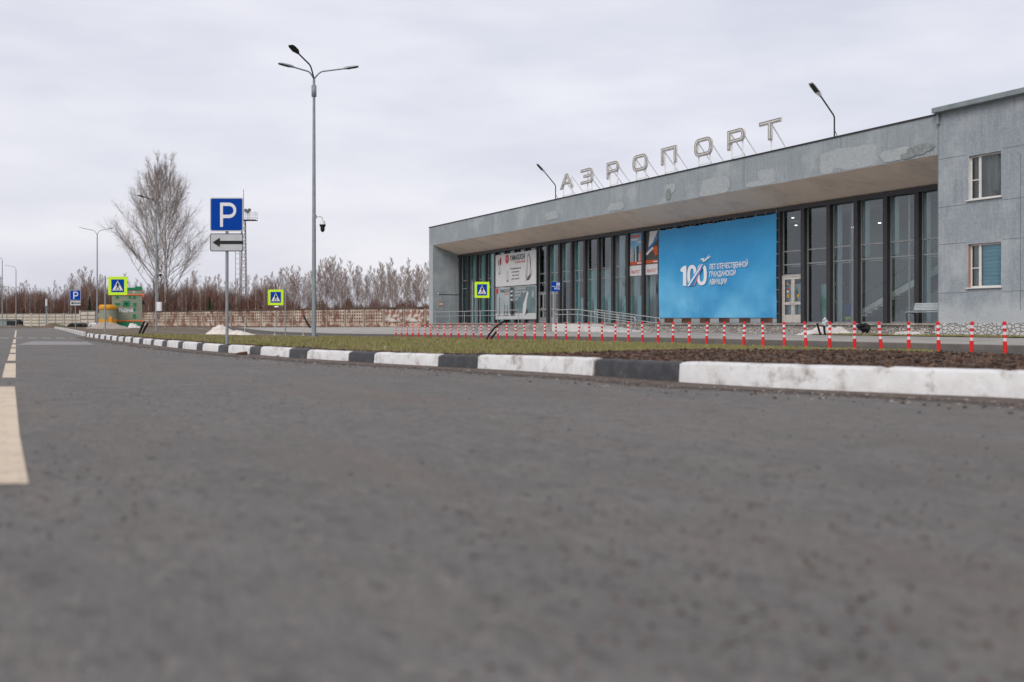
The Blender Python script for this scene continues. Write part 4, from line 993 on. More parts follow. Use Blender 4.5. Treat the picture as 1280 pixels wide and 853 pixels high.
for px,lab in ((694.5,'floodlight on a bent pole at the left of the roof letters'),(1043,'floodlight on a bent pole at the right of the roof letters')):
    s=fs(px,DF+.3); e=empty('roof_lamp',(DF+.3,s,ZF1+.05),label=lab,cat='lamp',group='bent lamps on the terminal roof')
    q=MB(); q.tube([(0,0,-.05),(0,0,.95),(-.06,0,1.06),(-.85,0,1.85)],.035,'dgrey',8); q.tube([(.25,0,0),(0,0,.4)],.015,'dgrey',4); q.build('pole',e)
    q=MB(); head(q,(-.80,0,1.80),(-.75,0,.66),.85,.34,'signw'); q.build('lamp_head',e)

# ------------------------------------------------------------------ bollards
bl=empty('bollard',(0,0,0)); 
q=MB(); q.tube([(0,0,0),(0,0,.012),(0,0,.03),(0,0,.035)],[.10,.10,.07,.05],'red',14); q.build('base',bl)
q=MB(); q.tube([(0,0,.03),(0,0,.31)],.044,'red',14)
zz=.31; 
for i,c in enumerate(('bw','red','bw','red','bw','red')):
    h=.07 if c=='bw' else .074
    q.tube([(0,0,zz),(0,0,zz+h)],.041 if c=='bw' else .039,c,14); zz+=h
q.tube([(0,0,zz),(0,0,zz+.02)],[.036,.02],'red',14); q.build('post',bl)
BPX=[494.9,501.8,508.8,515.9,523.2,531,538.8,546.8,555.4,564.1,573.1,582,592,601.6,611.5,622.4,633.4,644.5,656.5,668.4,681.2,694.6,707.8,722.4,737.3,752.5,768.8,785.8,803.3,822.3,841,861.5,882.8,905.3,929.3,954,980.5,1007.8,1036.8,1068.3,1101.8,1136,1173.5,1214,1256.5]
rb_=random.Random(9); DB=20.05
def refer(px):
    if px<537: return 'left of the terminal corner'
    if px<620: return 'before the recessed left end of the terminal'
    if px<673: return 'before the two posters'
    if px<760: return 'before the entrance and ramp'
    if px<826: return 'before the ramp railing end'
    if px<972: return 'before the blue banner'
    if px<1173: return 'before the glazing right of the banner'
    return 'before the grey wing wall'
from collections import Counter
cn=Counter(refer(p) for p in BPX); seen=Counter()
ords=['leftmost','second','third','fourth','fifth','sixth','seventh','eighth','ninth','tenth','eleventh']
for i,px in enumerate(BPX):
    o=bl if i==0 else copy_tree(bl); s=fs(px,DB); o.location=(DB,s,zt(DB,s)); o.rotation_euler=(R(rb_.gauss(0,2.0)),R(rb_.gauss(0,2.0)),rb_.uniform(0,3))
    r_=refer(px); k=seen[r_]; seen[r_]+=1
    w_='rightmost' if k==cn[r_]-1 and k>0 else ords[k]
    if w_ not in('leftmost','rightmost'): w_+=' from left'
    tag(o,f'striped post, {w_} of those {r_}','bollard','striped bollards in a row by the service road')

# ------------------------------------------------------------------ signs
def post(e,x,y,h,r=.03,mat='steel'):
    q=MB(); q.tube([(x,y,-.3),(x,y,h)],r,mat,10); q.build('post',e)
def plate(q,x0,x1,z0,z1,y,th,mat,rad=.05,back='signg'):
    n=4; L=[]
    for (cx,cz,a0) in ((x1-rad,z1-rad,0),(x0+rad,z1-rad,90),(x0+rad,z0+rad,180),(x1-rad,z0+rad,270)): L+=[(cx+rad*math.cos(R(a0+90*k/n)),cz+rad*math.sin(R(a0+90*k/n))) for k in range(n+1)]
    m_=len(L); V=[(a,y,b_) for a,b_ in L]+[(a,y+th,b_) for a,b_ in L]
    q.mesh(V,[tuple(range(m_))],mat); q.mesh(V,[tuple(range(2*m_-1,m_-1,-1))]+[(k,m_+k,m_+(k+1)%m_,(k+1)%m_) for k in range(m_)],back)
def parking(px,Z,zb,size,pxs0,pxs1,py0,py1,pa0,pa1,label,zbase):
    c=at(px,Z,zbase); e=empty('parking_sign',c,-TH,label=label,cat='sign')
    k=Z/F; x0=(pxs0-px)*k; x1=(pxs1-px)*k; z1=zy(py0,Z)-zbase; z0=zy(py1,Z)-zbase; a1=zy(pa0,Z)-zbase; a0=zy(pa1,Z)-zbase
    post(e,0,.05,z1-.05,.038)
    q=MB(); plate(q,x0,x1,z0,z1,0,.02,'signg',.04); pn=q.build('sign_plate',e)
    q=MB(); w=x1-x0; plate(q,x0+.03*w,x1-.03*w,z0+.03*w,z1-.03*w,-.004,.003,'blue',.03,'blue'); q.build('blue_field',pn)
    x=(x0+x1)/2; h=(z1-z0); P_=[]; r=h*.185; st=h*.075; cz=z0+h*.62; lx=x-.19*h
    outer=[(lx,z0+.13*h),(lx,z0+.85*h)]+[(x+.08*h+ (r+st*.35)*math.cos(R(a)),cz+(.23*h)*math.sin(R(a))) for a in (90,70,50,30,10,-10,-30,-50,-70,-90)]+[(lx+st*1.15,cz-.23*h),(lx+st*1.15,z0+.13*h)]
    inner=[(lx+st*1.15,cz+.13*h)]+[(x+.08*h+(r-st*.7)*math.cos(R(a)),cz+(.13*h)*math.sin(R(a))) for a in (90,60,30,0,-30,-60,-90)]+[(lx+st*1.15,cz-.13*h)]
    V,Fc=poly_geo([outer,inner]); q=MB(); q.mesh(frontV(V,-.012),Fc,'signw'); q.build('lettering',pn)
    q=MB(); plate(q,x0,x1,a0,a1,0,.02,'dgrey',.05); pn=q.build('arrow_plate',e)
    q=MB(); plate(q,x0+.02,x1-.02,a0+.02,a1-.02,-.004,.003,'signg',.04); q.build('plate_face',pn)
    ah=(a1-a0); zc=(a0+a1)/2; V,Fc=poly_geo([[(x0+.08*w,zc),(x0+.30*w,zc+.26*ah),(x0+.30*w,zc+.09*ah),(x1-.02*w,zc+.09*ah),(x1-.02*w,zc-.09*ah),(x0+.30*w,zc-.09*ah),(x0+.30*w,zc-.26*ah)]])
    q=MB(); q.mesh(frontV(V,-.012),Fc,'signk'); q.build('arrow',pn)
    q=MB()
    for z in (z0+.2*h,z0+.8*h,zc): q.box((-.06,.021,z-.02),(.06,.10,z+.02),'steel')
    q.build('clamp',e); return e
parking(283,24.5,0,0,262.5,304,247.3,289.3,292,314.5,'tall parking sign with arrow plate standing behind the striped kerb',.17)
parking(94,83,0,0,87.3,101,363,375.6,376,382.2,'small distant parking sign with arrow plate beside the far road',.05)
def crossing(px,Z,zb,x0p,x1p,y0p,y1p,label,post2=None,ptop=None):
    c=at(px,Z,zb); e=empty('pedestrian_crossing_sign',c,-TH,label=label,cat='sign',group='yellow framed pedestrian crossing signs')
    k=Z/F; x0=(x0p-px)*k;x1=(x1p-px)*k;z1=zy(y0p,Z)-zb;z0=zy(y1p,Z)-zb; w=x1-x0;h=z1-z0
    post(e,0,.05,(z1+.05) if ptop is None else zy(ptop,Z)-zb,.04)
    q=MB(); plate(q,x0,x1,z0,z1,0,.02,'yg',.02); pn=q.build('yellow_board',e)
    q=MB(); plate(q,x0+.16*w,x1-.16*w,z0+.15*h,z1-.15*h,-.004,.003,'blue',.03,'blue'); q.build('blue_field',pn)
    xc=(x0+x1)/2; V,Fc=poly_geo([[(xc,z0+.79*h),(xc-.285*w,z0+.24*h),(xc+.285*w,z0+.24*h)]]); q=MB(); q.mesh(frontV(V,-.010),Fc,'signw'); q.build('triangle',pn)
    q=MB()
    def pg(pts,y=-.016): V,Fc=poly_geo([[(xc+a*w,z0+b_*h) for a,b_ in pts]]); q.mesh(frontV(V,y),Fc,'signk')
    pg([(.0+.035*math.cos(R(a)),.68+.035*math.sin(R(a))) for a in range(0,360,45)])
    pg([(-.03,.64),(.05,.64),(.05,.44),(-.04,.44)],-.0165); pg([(-.04,.47),(.02,.47),(-.08,.28),(-.13,.28)],-.017); pg([(.0,.47),(.05,.46),(.13,.29),(.08,.28)],-.0175)
    pg([(.04,.63),(.12,.52),(.10,.49),(.03,.57)],-.018); pg([(-.02,.63),(-.10,.52),(-.07,.50),(.0,.57)],-.0185)
    for a in (-.21,-.05,.02,.17): pg([(a,.245),(a+.045,.245),(a+.035,.29),(a+.01,.29)],-.019)
    q.build('walking_figure',pn)
    q=MB()
    for z in (z0+.1,z1-.12): q.bar((0,.03,z),((x0+x1)/2,.03,z),.03,.03,'steel')
    q.build('bracket',e); return e,k
e,k=crossing(131,55,.12,135.3,159,346,369,'pedestrian crossing sign at the left, in front of the green cabin',ptop=345)
e,k=crossing(356.5,58,.02,335,354.3,362.2,381.6,'pedestrian crossing sign left of the tall lamp post, board left of its pole',ptop=360)
q=MB(); zb_=zy(382.6,58)-.02; q.tube([(-.5,0,zb_),(-.5,0,zb_-.08)],[.10,.14],'signw',10); q.tube([(0,.05,zb_),(-.5,.0,zb_)],.015,'steel',5); q.build('warning_lamp',e)
e,k=crossing(590.5,56,.15,593.3,611.8,352.5,372.6,'pedestrian crossing sign in front of the terminal, left of the posters',ptop=352)
q=MB(); q.tube([(.20,.05,0),(.20,.05,zy(360,56)-.15)],.03,'steel',8); q.tube([(.11+.16,.05,0),(.27,.05,zy(362,56)-.15)],.02,'steel',8); q.build('post',e)
# blue direction sign by entrance
Z=64; c=at(691.5,Z,.2); e=empty('blue_sign',c,-TH,label='small blue sign with white lettering on a thin post by the entrance',cat='sign'); k=Z/F
post(e,0,.04,zy(352,Z)-.2,.03,'frame_w'); q=MB(); plate(q,-2.4*k,8.6*k,zy(364.5,Z)-.2,zy(352.5,Z)-.2,0,.02,'blue',.02); pn=q.build('sign_plate',e)
V,Fc=fit('М',.2,.2,.03); q=MB(); q.mesh(frontV(V,-.01,4.2*k,zy(357.2,Z)-.2),Fc,'signw'); q.mesh([(-2*k,-.011,zy(358.4,Z)-.2),(8.4*k,-.011,zy(358.4,Z)-.2),(8.4*k,-.011,zy(358,Z)-.2),(-2*k,-.011,zy(358,Z)-.2)],[(0,1,2,3)],'signw')
V,Fc=fit('КАССЫ',.34,.14,.02); q.mesh(frontV(V,-.012,1.5*k,zy(362,Z)-.2),Fc,'signw'); q.build('lettering',pn)

# ------------------------------------------------------------------ lamp posts
def lamp_post(px,Z,zb,H,arms,label,r0=.095,cams=None,box=True,name='lamp_post'):
    c=at(px,Z,zb); e=empty(name,c,-TH,label=label,cat='street lamp',group='steel lamp posts along the road')
    q=MB(); q.tube([(0,0,-.2),(0,0,.02),(0,0,.021),(0,0,H*.5),(0,0,H)],[r0*1.02,r0,r0,r0*.8,r0*.55],'steel',14); q.build('pole',e)
    q=MB(); q.tube([(0,0,.0),(0,0,.03)],r0*2.0,'steel',12,False)
    for a in range(4): q.tube([(r0*1.6*math.cos(a*1.57+.7),r0*1.6*math.sin(a*1.57+.7),.03),(r0*1.6*math.cos(a*1.57+.7),r0*1.6*math.sin(a*1.57+.7),.07)],.02,'dgrey',6)
    q.build('base_plate',e)
    if box: q=MB(); q.tube([(0,0,H-.75),(0,0,H-.73),(0,0,H-.27),(0,0,H-.25)],[.07,.105,.105,.07],'steel',12); q.build('collar',e)
    for (dx,dy,dz,dark) in arms:
        q=MB(); L=math.hypot(dx,dy); ux,uy=dx/L,dy/L; hl=.62; Lt=L-hl; pts=[(0,0,H-.05)]
        for t_ in (0,.08,.16,.26,.4,.55): 
            f=t_/.55; pts.append((ux*Lt*t_*.6,uy*Lt*t_*.6,H+(dz*.62)*math.sin(f*1.57)))
        pts.append((ux*Lt,uy*Lt,H+dz*.85)); q.tube(pts,.032,'steel' if not dark else 'dgrey',8); a_=q.build('arm',e)
        q=MB(); head(q,(ux*(Lt-.02),uy*(Lt-.02),H+dz*.84),(ux*hl,uy*hl,dz*.2),hl+.05,.30,'steel' if not dark else 'dgrey'); q.build('lamp_head',a_)
    return e
def dome(e,x,z,side=1,r=.13,arm=.3):
    q=MB(); q.tube([(side*.08,0,z+.45),(side*arm,0,z+.45),(x,0,z+.40),(x,0,z+.28)],.022,'frame_w',6); q.tube([(side*.05,0,z+.38),(side*.05,0,z+.52)],.06,'steel',8); b_=q.build('camera_bracket',e)
    q=MB(); q.tube([(x,0,z+.28),(x,0,z+.12)],[.10,r],'signw',12); q.tube([(x,0,z+.12),(x,0,z+.05),(x,0,z),(x,0,z-.10),(x,0,z-.16),(x,0,z-.2)],[r,r*.95,r*.65,r*.72,r*.5,.02],'black',12); q.build('dome_camera',e)
e=lamp_post(392.5,41.7,.14,10.80,[(-1.36,-.5,.50,False),(1.82,.2,.55,False),(-.55,-1.9,.85,True)],'tall triple armed lamp post with black dome camera, nearest of the posts')
dome(e,.36,zy(284.5,41.7)-.14)
e=lamp_post(195.3,85,.02,10.9,[(-1.0,-1.5,.5,True),(1.7,.3,.3,False)],'lamp post with white camera standing in front of the big bare birch')
q=MB(); z=zy(343,85); q.tube([(.08,0,z),(.35,0,z)],.03,'frame_w',6); q.tube([(.35,0,z+.12),(.35,0,z)],.13,'signw',10); q.tube([(.35,0,z),(.35,0,z-.22)],[.14,.09],'black',10); q.build('dome_camera',e)
q=MB(); q.box((.06,-.15,zy(385,85)-.3),(.45,.15,zy(378,85)),'signw',.02); q.build('switch_box',e)
lamp_post(121.5,110,0,10.5,[(-1.95,-.2,.75,False),(1.75,.2,.75,False)],'double armed lamp post behind the gravel heap, left of the crossing sign',box=False)
lamp_post(20,175,0,10.2,[(-1.9,-.3,.7,False)],'distant single armed lamp post before the cream fence, right of the edge post',box=False)
lamp_post(2.8,152,0,10.3,[(-1.6,-.3,.7,False)],'distant lamp post at the left picture edge before the cream fence',box=False)
# old post with white stub
e=empty('old_post',at(58,190,0),-TH,label='thin old post with white painted top before the cream fence',cat='post'); q=MB(); q.tube([(0,0,0),(0,0,4.0)],.12,'steel',8); q.build('shaft',e); q=MB(); q.tube([(0,0,4.0),(0,0,5.3)],.2,'signw',8); q.build('top_section',e)
# thin barrier posts
for (px,Z,h,lab) in ((306,60,1.1,'thin grey marker post right of the sand heap'),(343.5,62,1.2,'thin grey marker post just left of the crossing sign pole'),(379,64,1.0,'thin grey marker post just left of the tall lamp post')):
    c=at(px,Z,-.0); e=empty('marker_post',(c.x,c.y,zt(c.x,c.y)),label=lab,cat='post'); q=MB(); q.tube([(0,0,-.1),(0,0,h)],.018,'frame_w',8); q.build('shaft',e); q=MB(); q.tube([(0,0,.02),(0,0,.1)],.10,'signw',8); q.build('foot',e)
# black conduits sticking out of the ground
def conduit(pts,label,r=.03,group=None):
    b0=pts[0]; q=MB(off=b0)
    P2=[Vector(p) for p in pts]; out=[]
    for i in range(len(P2)-1):
        n=10
        for k in range(n): out.append(P2[i].lerp(P2[i+1],k/n))
    out.append(P2[-1]); rad=[r*(1.12 if k%2 else .95) for k in range(len(out))]
    q.tube(out,rad,'black',8); o=q.build('cable_conduit'); tag(o,label,'cable conduit',group)
def cpt(px,py,Z): return at(px,Z,zy(py,Z))
conduit([cpt(172,422,47),cpt(176.5,411,47),cpt(180.5,402,46.8)],'black cable conduit leaning right, left one of the pair near the lamp post',.05)
conduit([cpt(175.5,422,47.5),cpt(180.5,412,47.5),cpt(185,404,47.3)],'black cable conduit leaning right, right one of the pair near the lamp post',.05)
conduit([cpt(607,427,37),cpt(611,419,37),cpt(618,410,36.8),cpt(630.5,401.5,36.4)],'long curved black conduit bending right before the bollards',.035)
conduit([cpt(611.5,427,37.3),cpt(615.5,421,37.3),cpt(620.5,415,37.2)],'short black conduit stub beside the long curved one',.04)
conduit([cpt(388,410,105),cpt(384,403.5,105),cpt(379.5,395,105)],'black conduit leaning left before the brown fence panels',.1)
conduit([cpt(1028,425,43),cpt(1024,414,43),cpt(1021.5,404.5,43)],'black conduit leaning left at the snow heap before the plinth',.045)
conduit([cpt(1033,425,43),cpt(1030.5,414,43),cpt(1030,404,43)],'upright black conduit under the white bag at the snow heap',.045)
q=MB(off=cpt(1031,408,42.9)); c=cpt(1031,402.5,42.9); V=[]; rr=random.Random(6)
for i in range(7):
    for k in range(10):
        a=2*math.pi*k/10; ph=math.pi*i/6; r=.125*math.sin(ph)*rr.uniform(.55,1.35); V.append((c.x+r*math.cos(a),c.y+r*math.sin(a),c.z+.19*-math.cos(ph)*rr.uniform(.8,1.1)))
q.mesh(V,[(i*10+k,i*10+(k+1)%10,(i+1)*10+(k+1)%10,(i+1)*10+k) for i in range(6) for k in range(10)],'snowbag',False); pass
tag(q.build('plastic_bag'),'crumpled white plastic bag on top of a black conduit','bag')
c=at(1081,41.6,.17); e=empty('black_bin_bag',(c.x,c.y,.42),-TH,label='small black lumpy sack lying on the snow before the plinth',cat='bag')
q=MB(); rock(q,(0,0,.08),.30,'black',rr,.75); rock(q,(-.2,0,.16),.17,'black',rr,.9); q.build('sack',e)

# heaps
def heap(name,mat,px0,px1,py_base,Z,h,label,depth=1.0,peak=.35,zb=.05,seed=1,kind=None,cat='heap',rough_=.25):
    A=at(px0,Z,zb);Bb=at(px1,Z,zb); w=(Bb-A).length; c=(A+Bb)/2; e=MB(off=c); d=(Bb-A).normalized(); nrm=Vector((-d.y,d.x,0)); nx,ny=44,18; V=[]
    for i in range(nx+1):
        for j in range(ny+1):
            u,v=i/nx,j/ny*2-1; uu=u*2-1
            prof=max(0,1-abs((u-peak)/(peak if u<peak else 1-peak))**1.25); hh=h*prof*max(0,1-v*v)**1.1
            hh*=1+rough_*mnoise.noise(Vector((u*9,v*3,seed))); hh+=h*.07*mnoise.noise(Vector((u*30,v*9,seed+3)))*(prof>.02)
            taper=math.sqrt(max(.0,1-uu*uu))*.9+.1
            p=c+d*(uu*w/2)+nrm*(v*depth*taper*(1+.2*mnoise.noise(Vector((u*5,v,seed))))); V.append((p.x,p.y,zb+hh-.03))
    e.mesh(V,[(i*(ny+1)+j,(i+1)*(ny+1)+j,(i+1)*(ny+1)+j+1,i*(ny+1)+j+1) for i in range(nx) for j in range(ny)],mat,True)
    return tag(e.build(name),label,cat)
heap('sand_heap','sand',256.5,300,417,59,.58,'pale sand heap with sharp peak on the island grass',1.0,.40,.05,1)
heap('sand_heap','sand',282,319,417,58.6,.27,'low pale sand spill at the right foot of the peaked heap',.9,.35,.05,2)
heap('gravel_heap','gravel',104,168,411,101,.85,'wide grey gravel heap before the green cabin',2.5,.45,0,3)
heap('snow_heap','snow',159,180,408,118,.72,'small dirty white snow heap at the right foot of the green cabin',1.0,.25,0,4,rough_=.5)
heap('soil_heap','dirt',52,84,407.5,170,.75,'low brown soil heap before the cream fence',2,.45,0,5)
heap('soil_heap','dirt',20,34,407,178,.5,'small brown soil heap by the green container',2,.3,0,6)
heap('snow_heap','snow',988,1104,422,44.3,.42,'long dirty melting snow heap along the terminal plinth',1.1,.42,.17,7,rough_=.6)
heap('snow_heap','snow',1090,1212,421,40.6,.24,'thin dirty snow streak before the bench and wing corner',.7,.45,.17,8,rough_=.8)
# grass strip by the plinth
mb=MB(); V=[];n=60
for i in range(n+1):
    s=lerp(8,33,i/n)
    for j in range(5): D=lerp(31.6,33.1,j/4); V.append((D,s,pav(D,s)+.02+.03*nz(D,s,1.5)+.02*nz(s,D,6)))
mb.mesh(V,[(i*5+j,i*5+j+1,(i+1)*5+j+1,(i+1)*5+j) for i in range(n) for j in range(4)],'turf',True); tag(mb.build('grass_verge'),kind='structure')
V=[]
for i in range(14000):
    s=rs.uniform(8,33);D=rs.uniform(31.6,33.05);z=pav(D,s)+.02;h=.03+.06*rs.rand();w=.012;an=rs.rand()*6.28
    V+=[(D-w*math.cos(an),s-w*math.sin(an),z),(D+w*math.cos(an),s+w*math.sin(an),z),(D+(rs.rand()-.5)*h,s,z+h)]
tag(trimesh('grass',V,'blade'),'narrow strip of short grass along the wing plinth','grass',kind='stuff')
# litter by the kerb
p=gp(302,444.3); q=MB(off=p); q.tube([p+Vector((-.12,.02,.035)),p+Vector((-.04,0,.04)),p+Vector((.12,-.04,.05))],[.012,.03,.04],'brown',8); tag(q.build('rusty_can'),'small crumpled rusty tube lying against the white kerb','litter')
p=gp(345,447); q=MB(off=p); rock(q,(p.x,p.y,.03),.075,'snow',rr,.5); tag(q.build('lump'),'small white snow lump on the asphalt against the kerb','snow lump')
c=at(481,21,0); c.z=isl(c.x,c.y)+.03; q=MB(off=c); rock(q,c,.07,'snow',rr,.4); rock(q,c+Vector((.09,-.02,-.01)),.04,'snow',rr,.4); tag(q.build('paper_scrap'),'crumpled white paper scrap on the grass behind the kerb','litter')
# twigs on grass
for (a,b_,lab) in (((693,424),(703,434),'thin dark twig poking out of the grass before the ramp'),((819,426),(825,433),'thin dark twig poking out of the grass left of the soil')):
    Z=24; q=MB(off=cpt(b_[0],b_[1],Z)); q.tube([cpt(b_[0],b_[1],Z),cpt((a[0]+b_[0])/2,(a[1]+b_[1])/2+1,Z),cpt(a[0],a[1],Z)],[.012,.01,.005],'limb',5); tag(q.build('twig'),lab,'twig')

# ------------------------------------------------------------------ green cabin, yellow tank
Z=132; k=Z/F; c=at(159,Z,0); ca=empty('green_cabin',c,-TH+R(20.5),label='tall green clad cabin with bright green roof and orange straps',cat='cabin')
x0,x1=(141-159)*k,(176.5-159)*k; zt_=zy(362.5,Z); q=MB(); q.box((x0,0,0),(x1,3.6,zt_),'net')
for py in (371,378,386,394): z=zy(py,Z); q.box((x0-.004,-.02,z-.025),(x1+.004,-.001,z+.025),'pgrey')
q.build('wall',ca)
q=MB(); q.box((x0+.3,-.1,zt_+.003),(x1+.05,3.7,zt_+.30),'green',.03); q.box((x0+.3,0.2,zt_+.302),(x0+1.0,3.5,zt_+.5),'green',.03); q.box((x1-.9,.2,zt_+.302),(x1,3.5,zt_+.48),'green',.03); q.build('roof',ca)
for (px,py,w,h) in ((147.5,371.5,3,4),(162,371.5,3,4),(167.5,371.5,3,4),(158,380,8,7),(147.5,380.5,6,3),(168,381,3.5,4.5),(147,387,2.5,4),(167.5,387,2.5,4),(167.5,395.5,3,5)):
    q=MB(); X=(px-159)*k; z=zy(py,Z); q.box((X-w*k/2,-.05,z-h*k/2),(X+w*k/2,-.0205,z+h*k/2),'green')
    if w==8: q.box((X-.14,-.07,z-.14),(X+.14,-.0505,z+.14),'black')
    q.build('green_panel',ca)
q=MB(); z=zy(368.7,Z); q.box((x0-.1,-.12,z-.08),(x1+.25,-.055,z+.08),'orange',.02); q.box((x1+.02,-.1,z-.25),(x1+.28,.6,z+.15),'orange',.03); q.build('strap',ca)
q=MB(); z=zy(401.3,Z); q.box((x0-.1,-.12,z-.10),(x1+.1,-.055,z+.08),'orange',.02); q.build('strap',ca)
q=MB(); q.box((x0+.2,-.3,0),(x1-.3,-.13,zy(403,Z)),'green'); q.build('skirt',ca)
V,Fc=fit('ПоДвой',16.5*k,.42,.04); q=MB(); q.mesh(frontV(V,-.03,(149.5-159)*k,zy(390.2,Z)),Fc,'signw'); q.build('lettering',ca)
V,Fc=fit('П',2.5*k,.25,.04); q=MB(); q.mesh(frontV(V,-.03,(165.5-159)*k,zy(366.5,Z)),Fc,'signw'); q.build('lettering',ca)
q=MB(); z=zy(378,Z); q.tube([(x1,.5,z),(x1+.15,.4,z)],.04,'dgrey',6); q.tube([(x1+.12,.4,z+.25),(x1+.2,.4,z-.3)],[.12,.16],'black',8); q.build('wall_lamp',ca)
Z=129; k=Z/F; c=at(130.5,Z,0); ta=empty('yellow_topped_tank',c,-TH,label='squat green drum with yellow rim left of the green cabin',cat='tank')
r=10.2*k; q=MB(); q.tube([(0,1.1,0),(0,1.1,zy(387,Z))],r,'net',20); q.build('drum',ta)
q=MB(); q.tube([(0,1.1,zy(387.5,Z)),(0,1.1,zy(387,Z)),(0,1.1,zy(382.5,Z)),(0,1.1,zy(381,Z))],[r*.98,r*1.06,r*1.04,r*.9],'yellow',20); q.build('rim',ta)
q=MB(); q.tube([(0,1.1,0),(0,1.1,zy(399,Z))],r*1.05,'yellow',20); q.box((r*.6,-.25,0),(r*1.0,.1,zy(396,Z)),'yellow',.04); q.build('base_band',ta)
q=MB(); 
for i in range(4): q.tube([(.2+i*.15,-.02,zy(400,Z)),(.2+i*.15,-.02,zy(394,Z))],.02,'signg',4)
q.build('ladder',ta)
# green container far left + dark crate + white pipe stack
Z=185; k=Z/F; c=at(7,Z,0); e=empty('site_container',c,-TH,label='low pale green container at the left edge before the cream fence',cat='container')
q=MB(); q.box((-2.3,0,0),(1.8,2.4,1.25),'netlite',.04);q.build('body',e); q=MB(); q.box((-2.4,-.05,1.255),(1.9,2.5,1.4),'dgrey'); q.build('lid',e)
c=at(15,180,0); e=empty('dark_crate',c,-TH,label='dark open crate with posts beside the pale green container',cat='crate'); q=MB(); q.box((-1.0,0,.25),(1.3,1.5,1.1),'black',.04); q.build('body',e); q=MB(); q.box((-.6,-.02,0),(-.3,.2,.24),'signg'); q.box((.6,-.02,0),(.9,.2,.24),'signg'); q.build('foot',e)
Z=120; c=at(116.5,Z,.0); e=empty('pipe_bundle',c,-TH,label='short bundle of white and dark pipes left of the yellow rimmed drum',cat='pipes')
for i,(dz,m_) in enumerate(((.45,'signw'),(.62,'signw'),(.3,'dgrey'))): q=MB(); q.tube([(-.5+.1*i,-.1*i,dz),(.8-.1*i,.1*i,dz)],.11,m_,8); q.build('pipe',e)
for px,w,lab in ((96,1.0,'dark rubble block left of two before the grey gate wall'),(107,1.4,'wide dark rubble block right of two before the grey gate wall')):
    c=at(px,150,0); q=MB(off=c); 
    for i in range(6): rock(q,(c.x+rr.uniform(-w,w)*.9,c.y+rr.uniform(-.4,.4),.35),.55,'black',rr,.6)
    tag(q.build('rubble'),lab,'rubble')

# ------------------------------------------------------------------ fences
def panel_mesh(L,H,kind,seed):
    q=MB(); r_=random.Random(seed); base='fencew' if kind=='w' else 'fenceb'
    q.box((0.04,0,0),(L-.04,.12,H),'fencejoint' if kind=='w' else base,.01)
    if kind=='w':
        for i in range(2):
            for j in range(4): a=.12+i*(L-.2)/2; b_=a+(L-.2)/2-.16; z0=.12+j*(H-.2)/4; z1=z0+(H-.2)/4-.14; q.box((a,-.035,z0),(b_,-.001,z1),'fencew',.02)
    else:
        nx=7;nz_=5
        for i in range(nx):
            for j in range(nz_):
                cx=.25+(L-.5)*(i+.5)/nx; cz=.3+(H-.45)*(j+.5)/nz_; w=(L-.5)/nx*.34; h=(H-.45)/nz_*.30
                if j in(0,): continue
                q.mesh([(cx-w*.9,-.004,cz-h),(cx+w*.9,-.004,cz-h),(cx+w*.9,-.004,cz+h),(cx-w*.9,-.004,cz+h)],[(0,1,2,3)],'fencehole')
                pass
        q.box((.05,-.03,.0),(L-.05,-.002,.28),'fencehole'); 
        if kind=='p': q.box((.3,-.10,H*.33),(L-.3,-.095,H-.35),'fencepaint')
    return q
pass
def fence(p0,p1,H,kind,label,coping=True,npaint=0,zb=0.0,pl=4.0):
    d=(p1-p0); L=d.length; n=max(1,round(L/pl)); pw=L/n; ang=math.atan2(d.y,d.x); e=empty('concrete_fence',(p0.x,p0.y,zb),ang,label=label,cat='fence')
    protos=[panel_mesh(pw,H,kind,i).build('fence_panel',e) for i in range(1)]
    post_=MB(); post_.box((-.11,-.14,0),(.11,.16,H+.03),'fencew' if kind=='w' else 'fencepost',.01); pp=post_.build('fence_post',e)
    first=True
    for i in range(n):
        if npaint and i<npaint:
            o=panel_mesh(pw,H+.25,'p',1).build('fence_panel',e)
        elif first: o=protos[0]; first=False
        else: o=protos[0].copy(); col.objects.link(o)
        o.parent=e; o.location=(i*pw,0,0)
        o2=pp if i==0 else pp.copy()
        if i: col.objects.link(o2)
        o2.parent=e; o2.location=(i*pw,0,0)
    if coping:
        q=MB(); r_=random.Random(2)
        for i in range(n):
            z=H+(.25 if i<npaint else 0)+.035; q.box((i*pw,-.12,z),((i+1)*pw,.2,z+.16+r_.uniform(-.03,.05)),'coping',.02)
        q.build('coping',e)
    return e
pass
# panels must show their relief to the camera: run from right to left would flip, so go left to right
fL=at(178,171); fR=at(560,121)
FE=fence(fL,fR,2.55,'b','weathered brown concrete panel fence right of the cabin, reaching the terminal',zb=-.02)
ps=[c for c in FE.children if c.name.startswith('fence_panel')]; ps.sort(key=lambda o:-o.location.x)
pm=panel_mesh((fR-fL).length/len(ps),2.75,'p',1).build('tmp'); 
for o in ps[0:3]: o.data=pm.data
me_=pm.data; bpy.data.objects.remove(pm); me_.name='fence_panel'
fence(at(121,180),at(178,171.2),2.55,'b','short brown concrete fence stretch behind the green cabin')
fence(at(100.5,160),at(120,158),2.7,'w','short cream wall with raised gate left of the yellow rimmed drum',coping=False)
fence(at(-60,203),at(101,196),2.65,'w','cream concrete panel fence at the far left before the forest',coping=False)

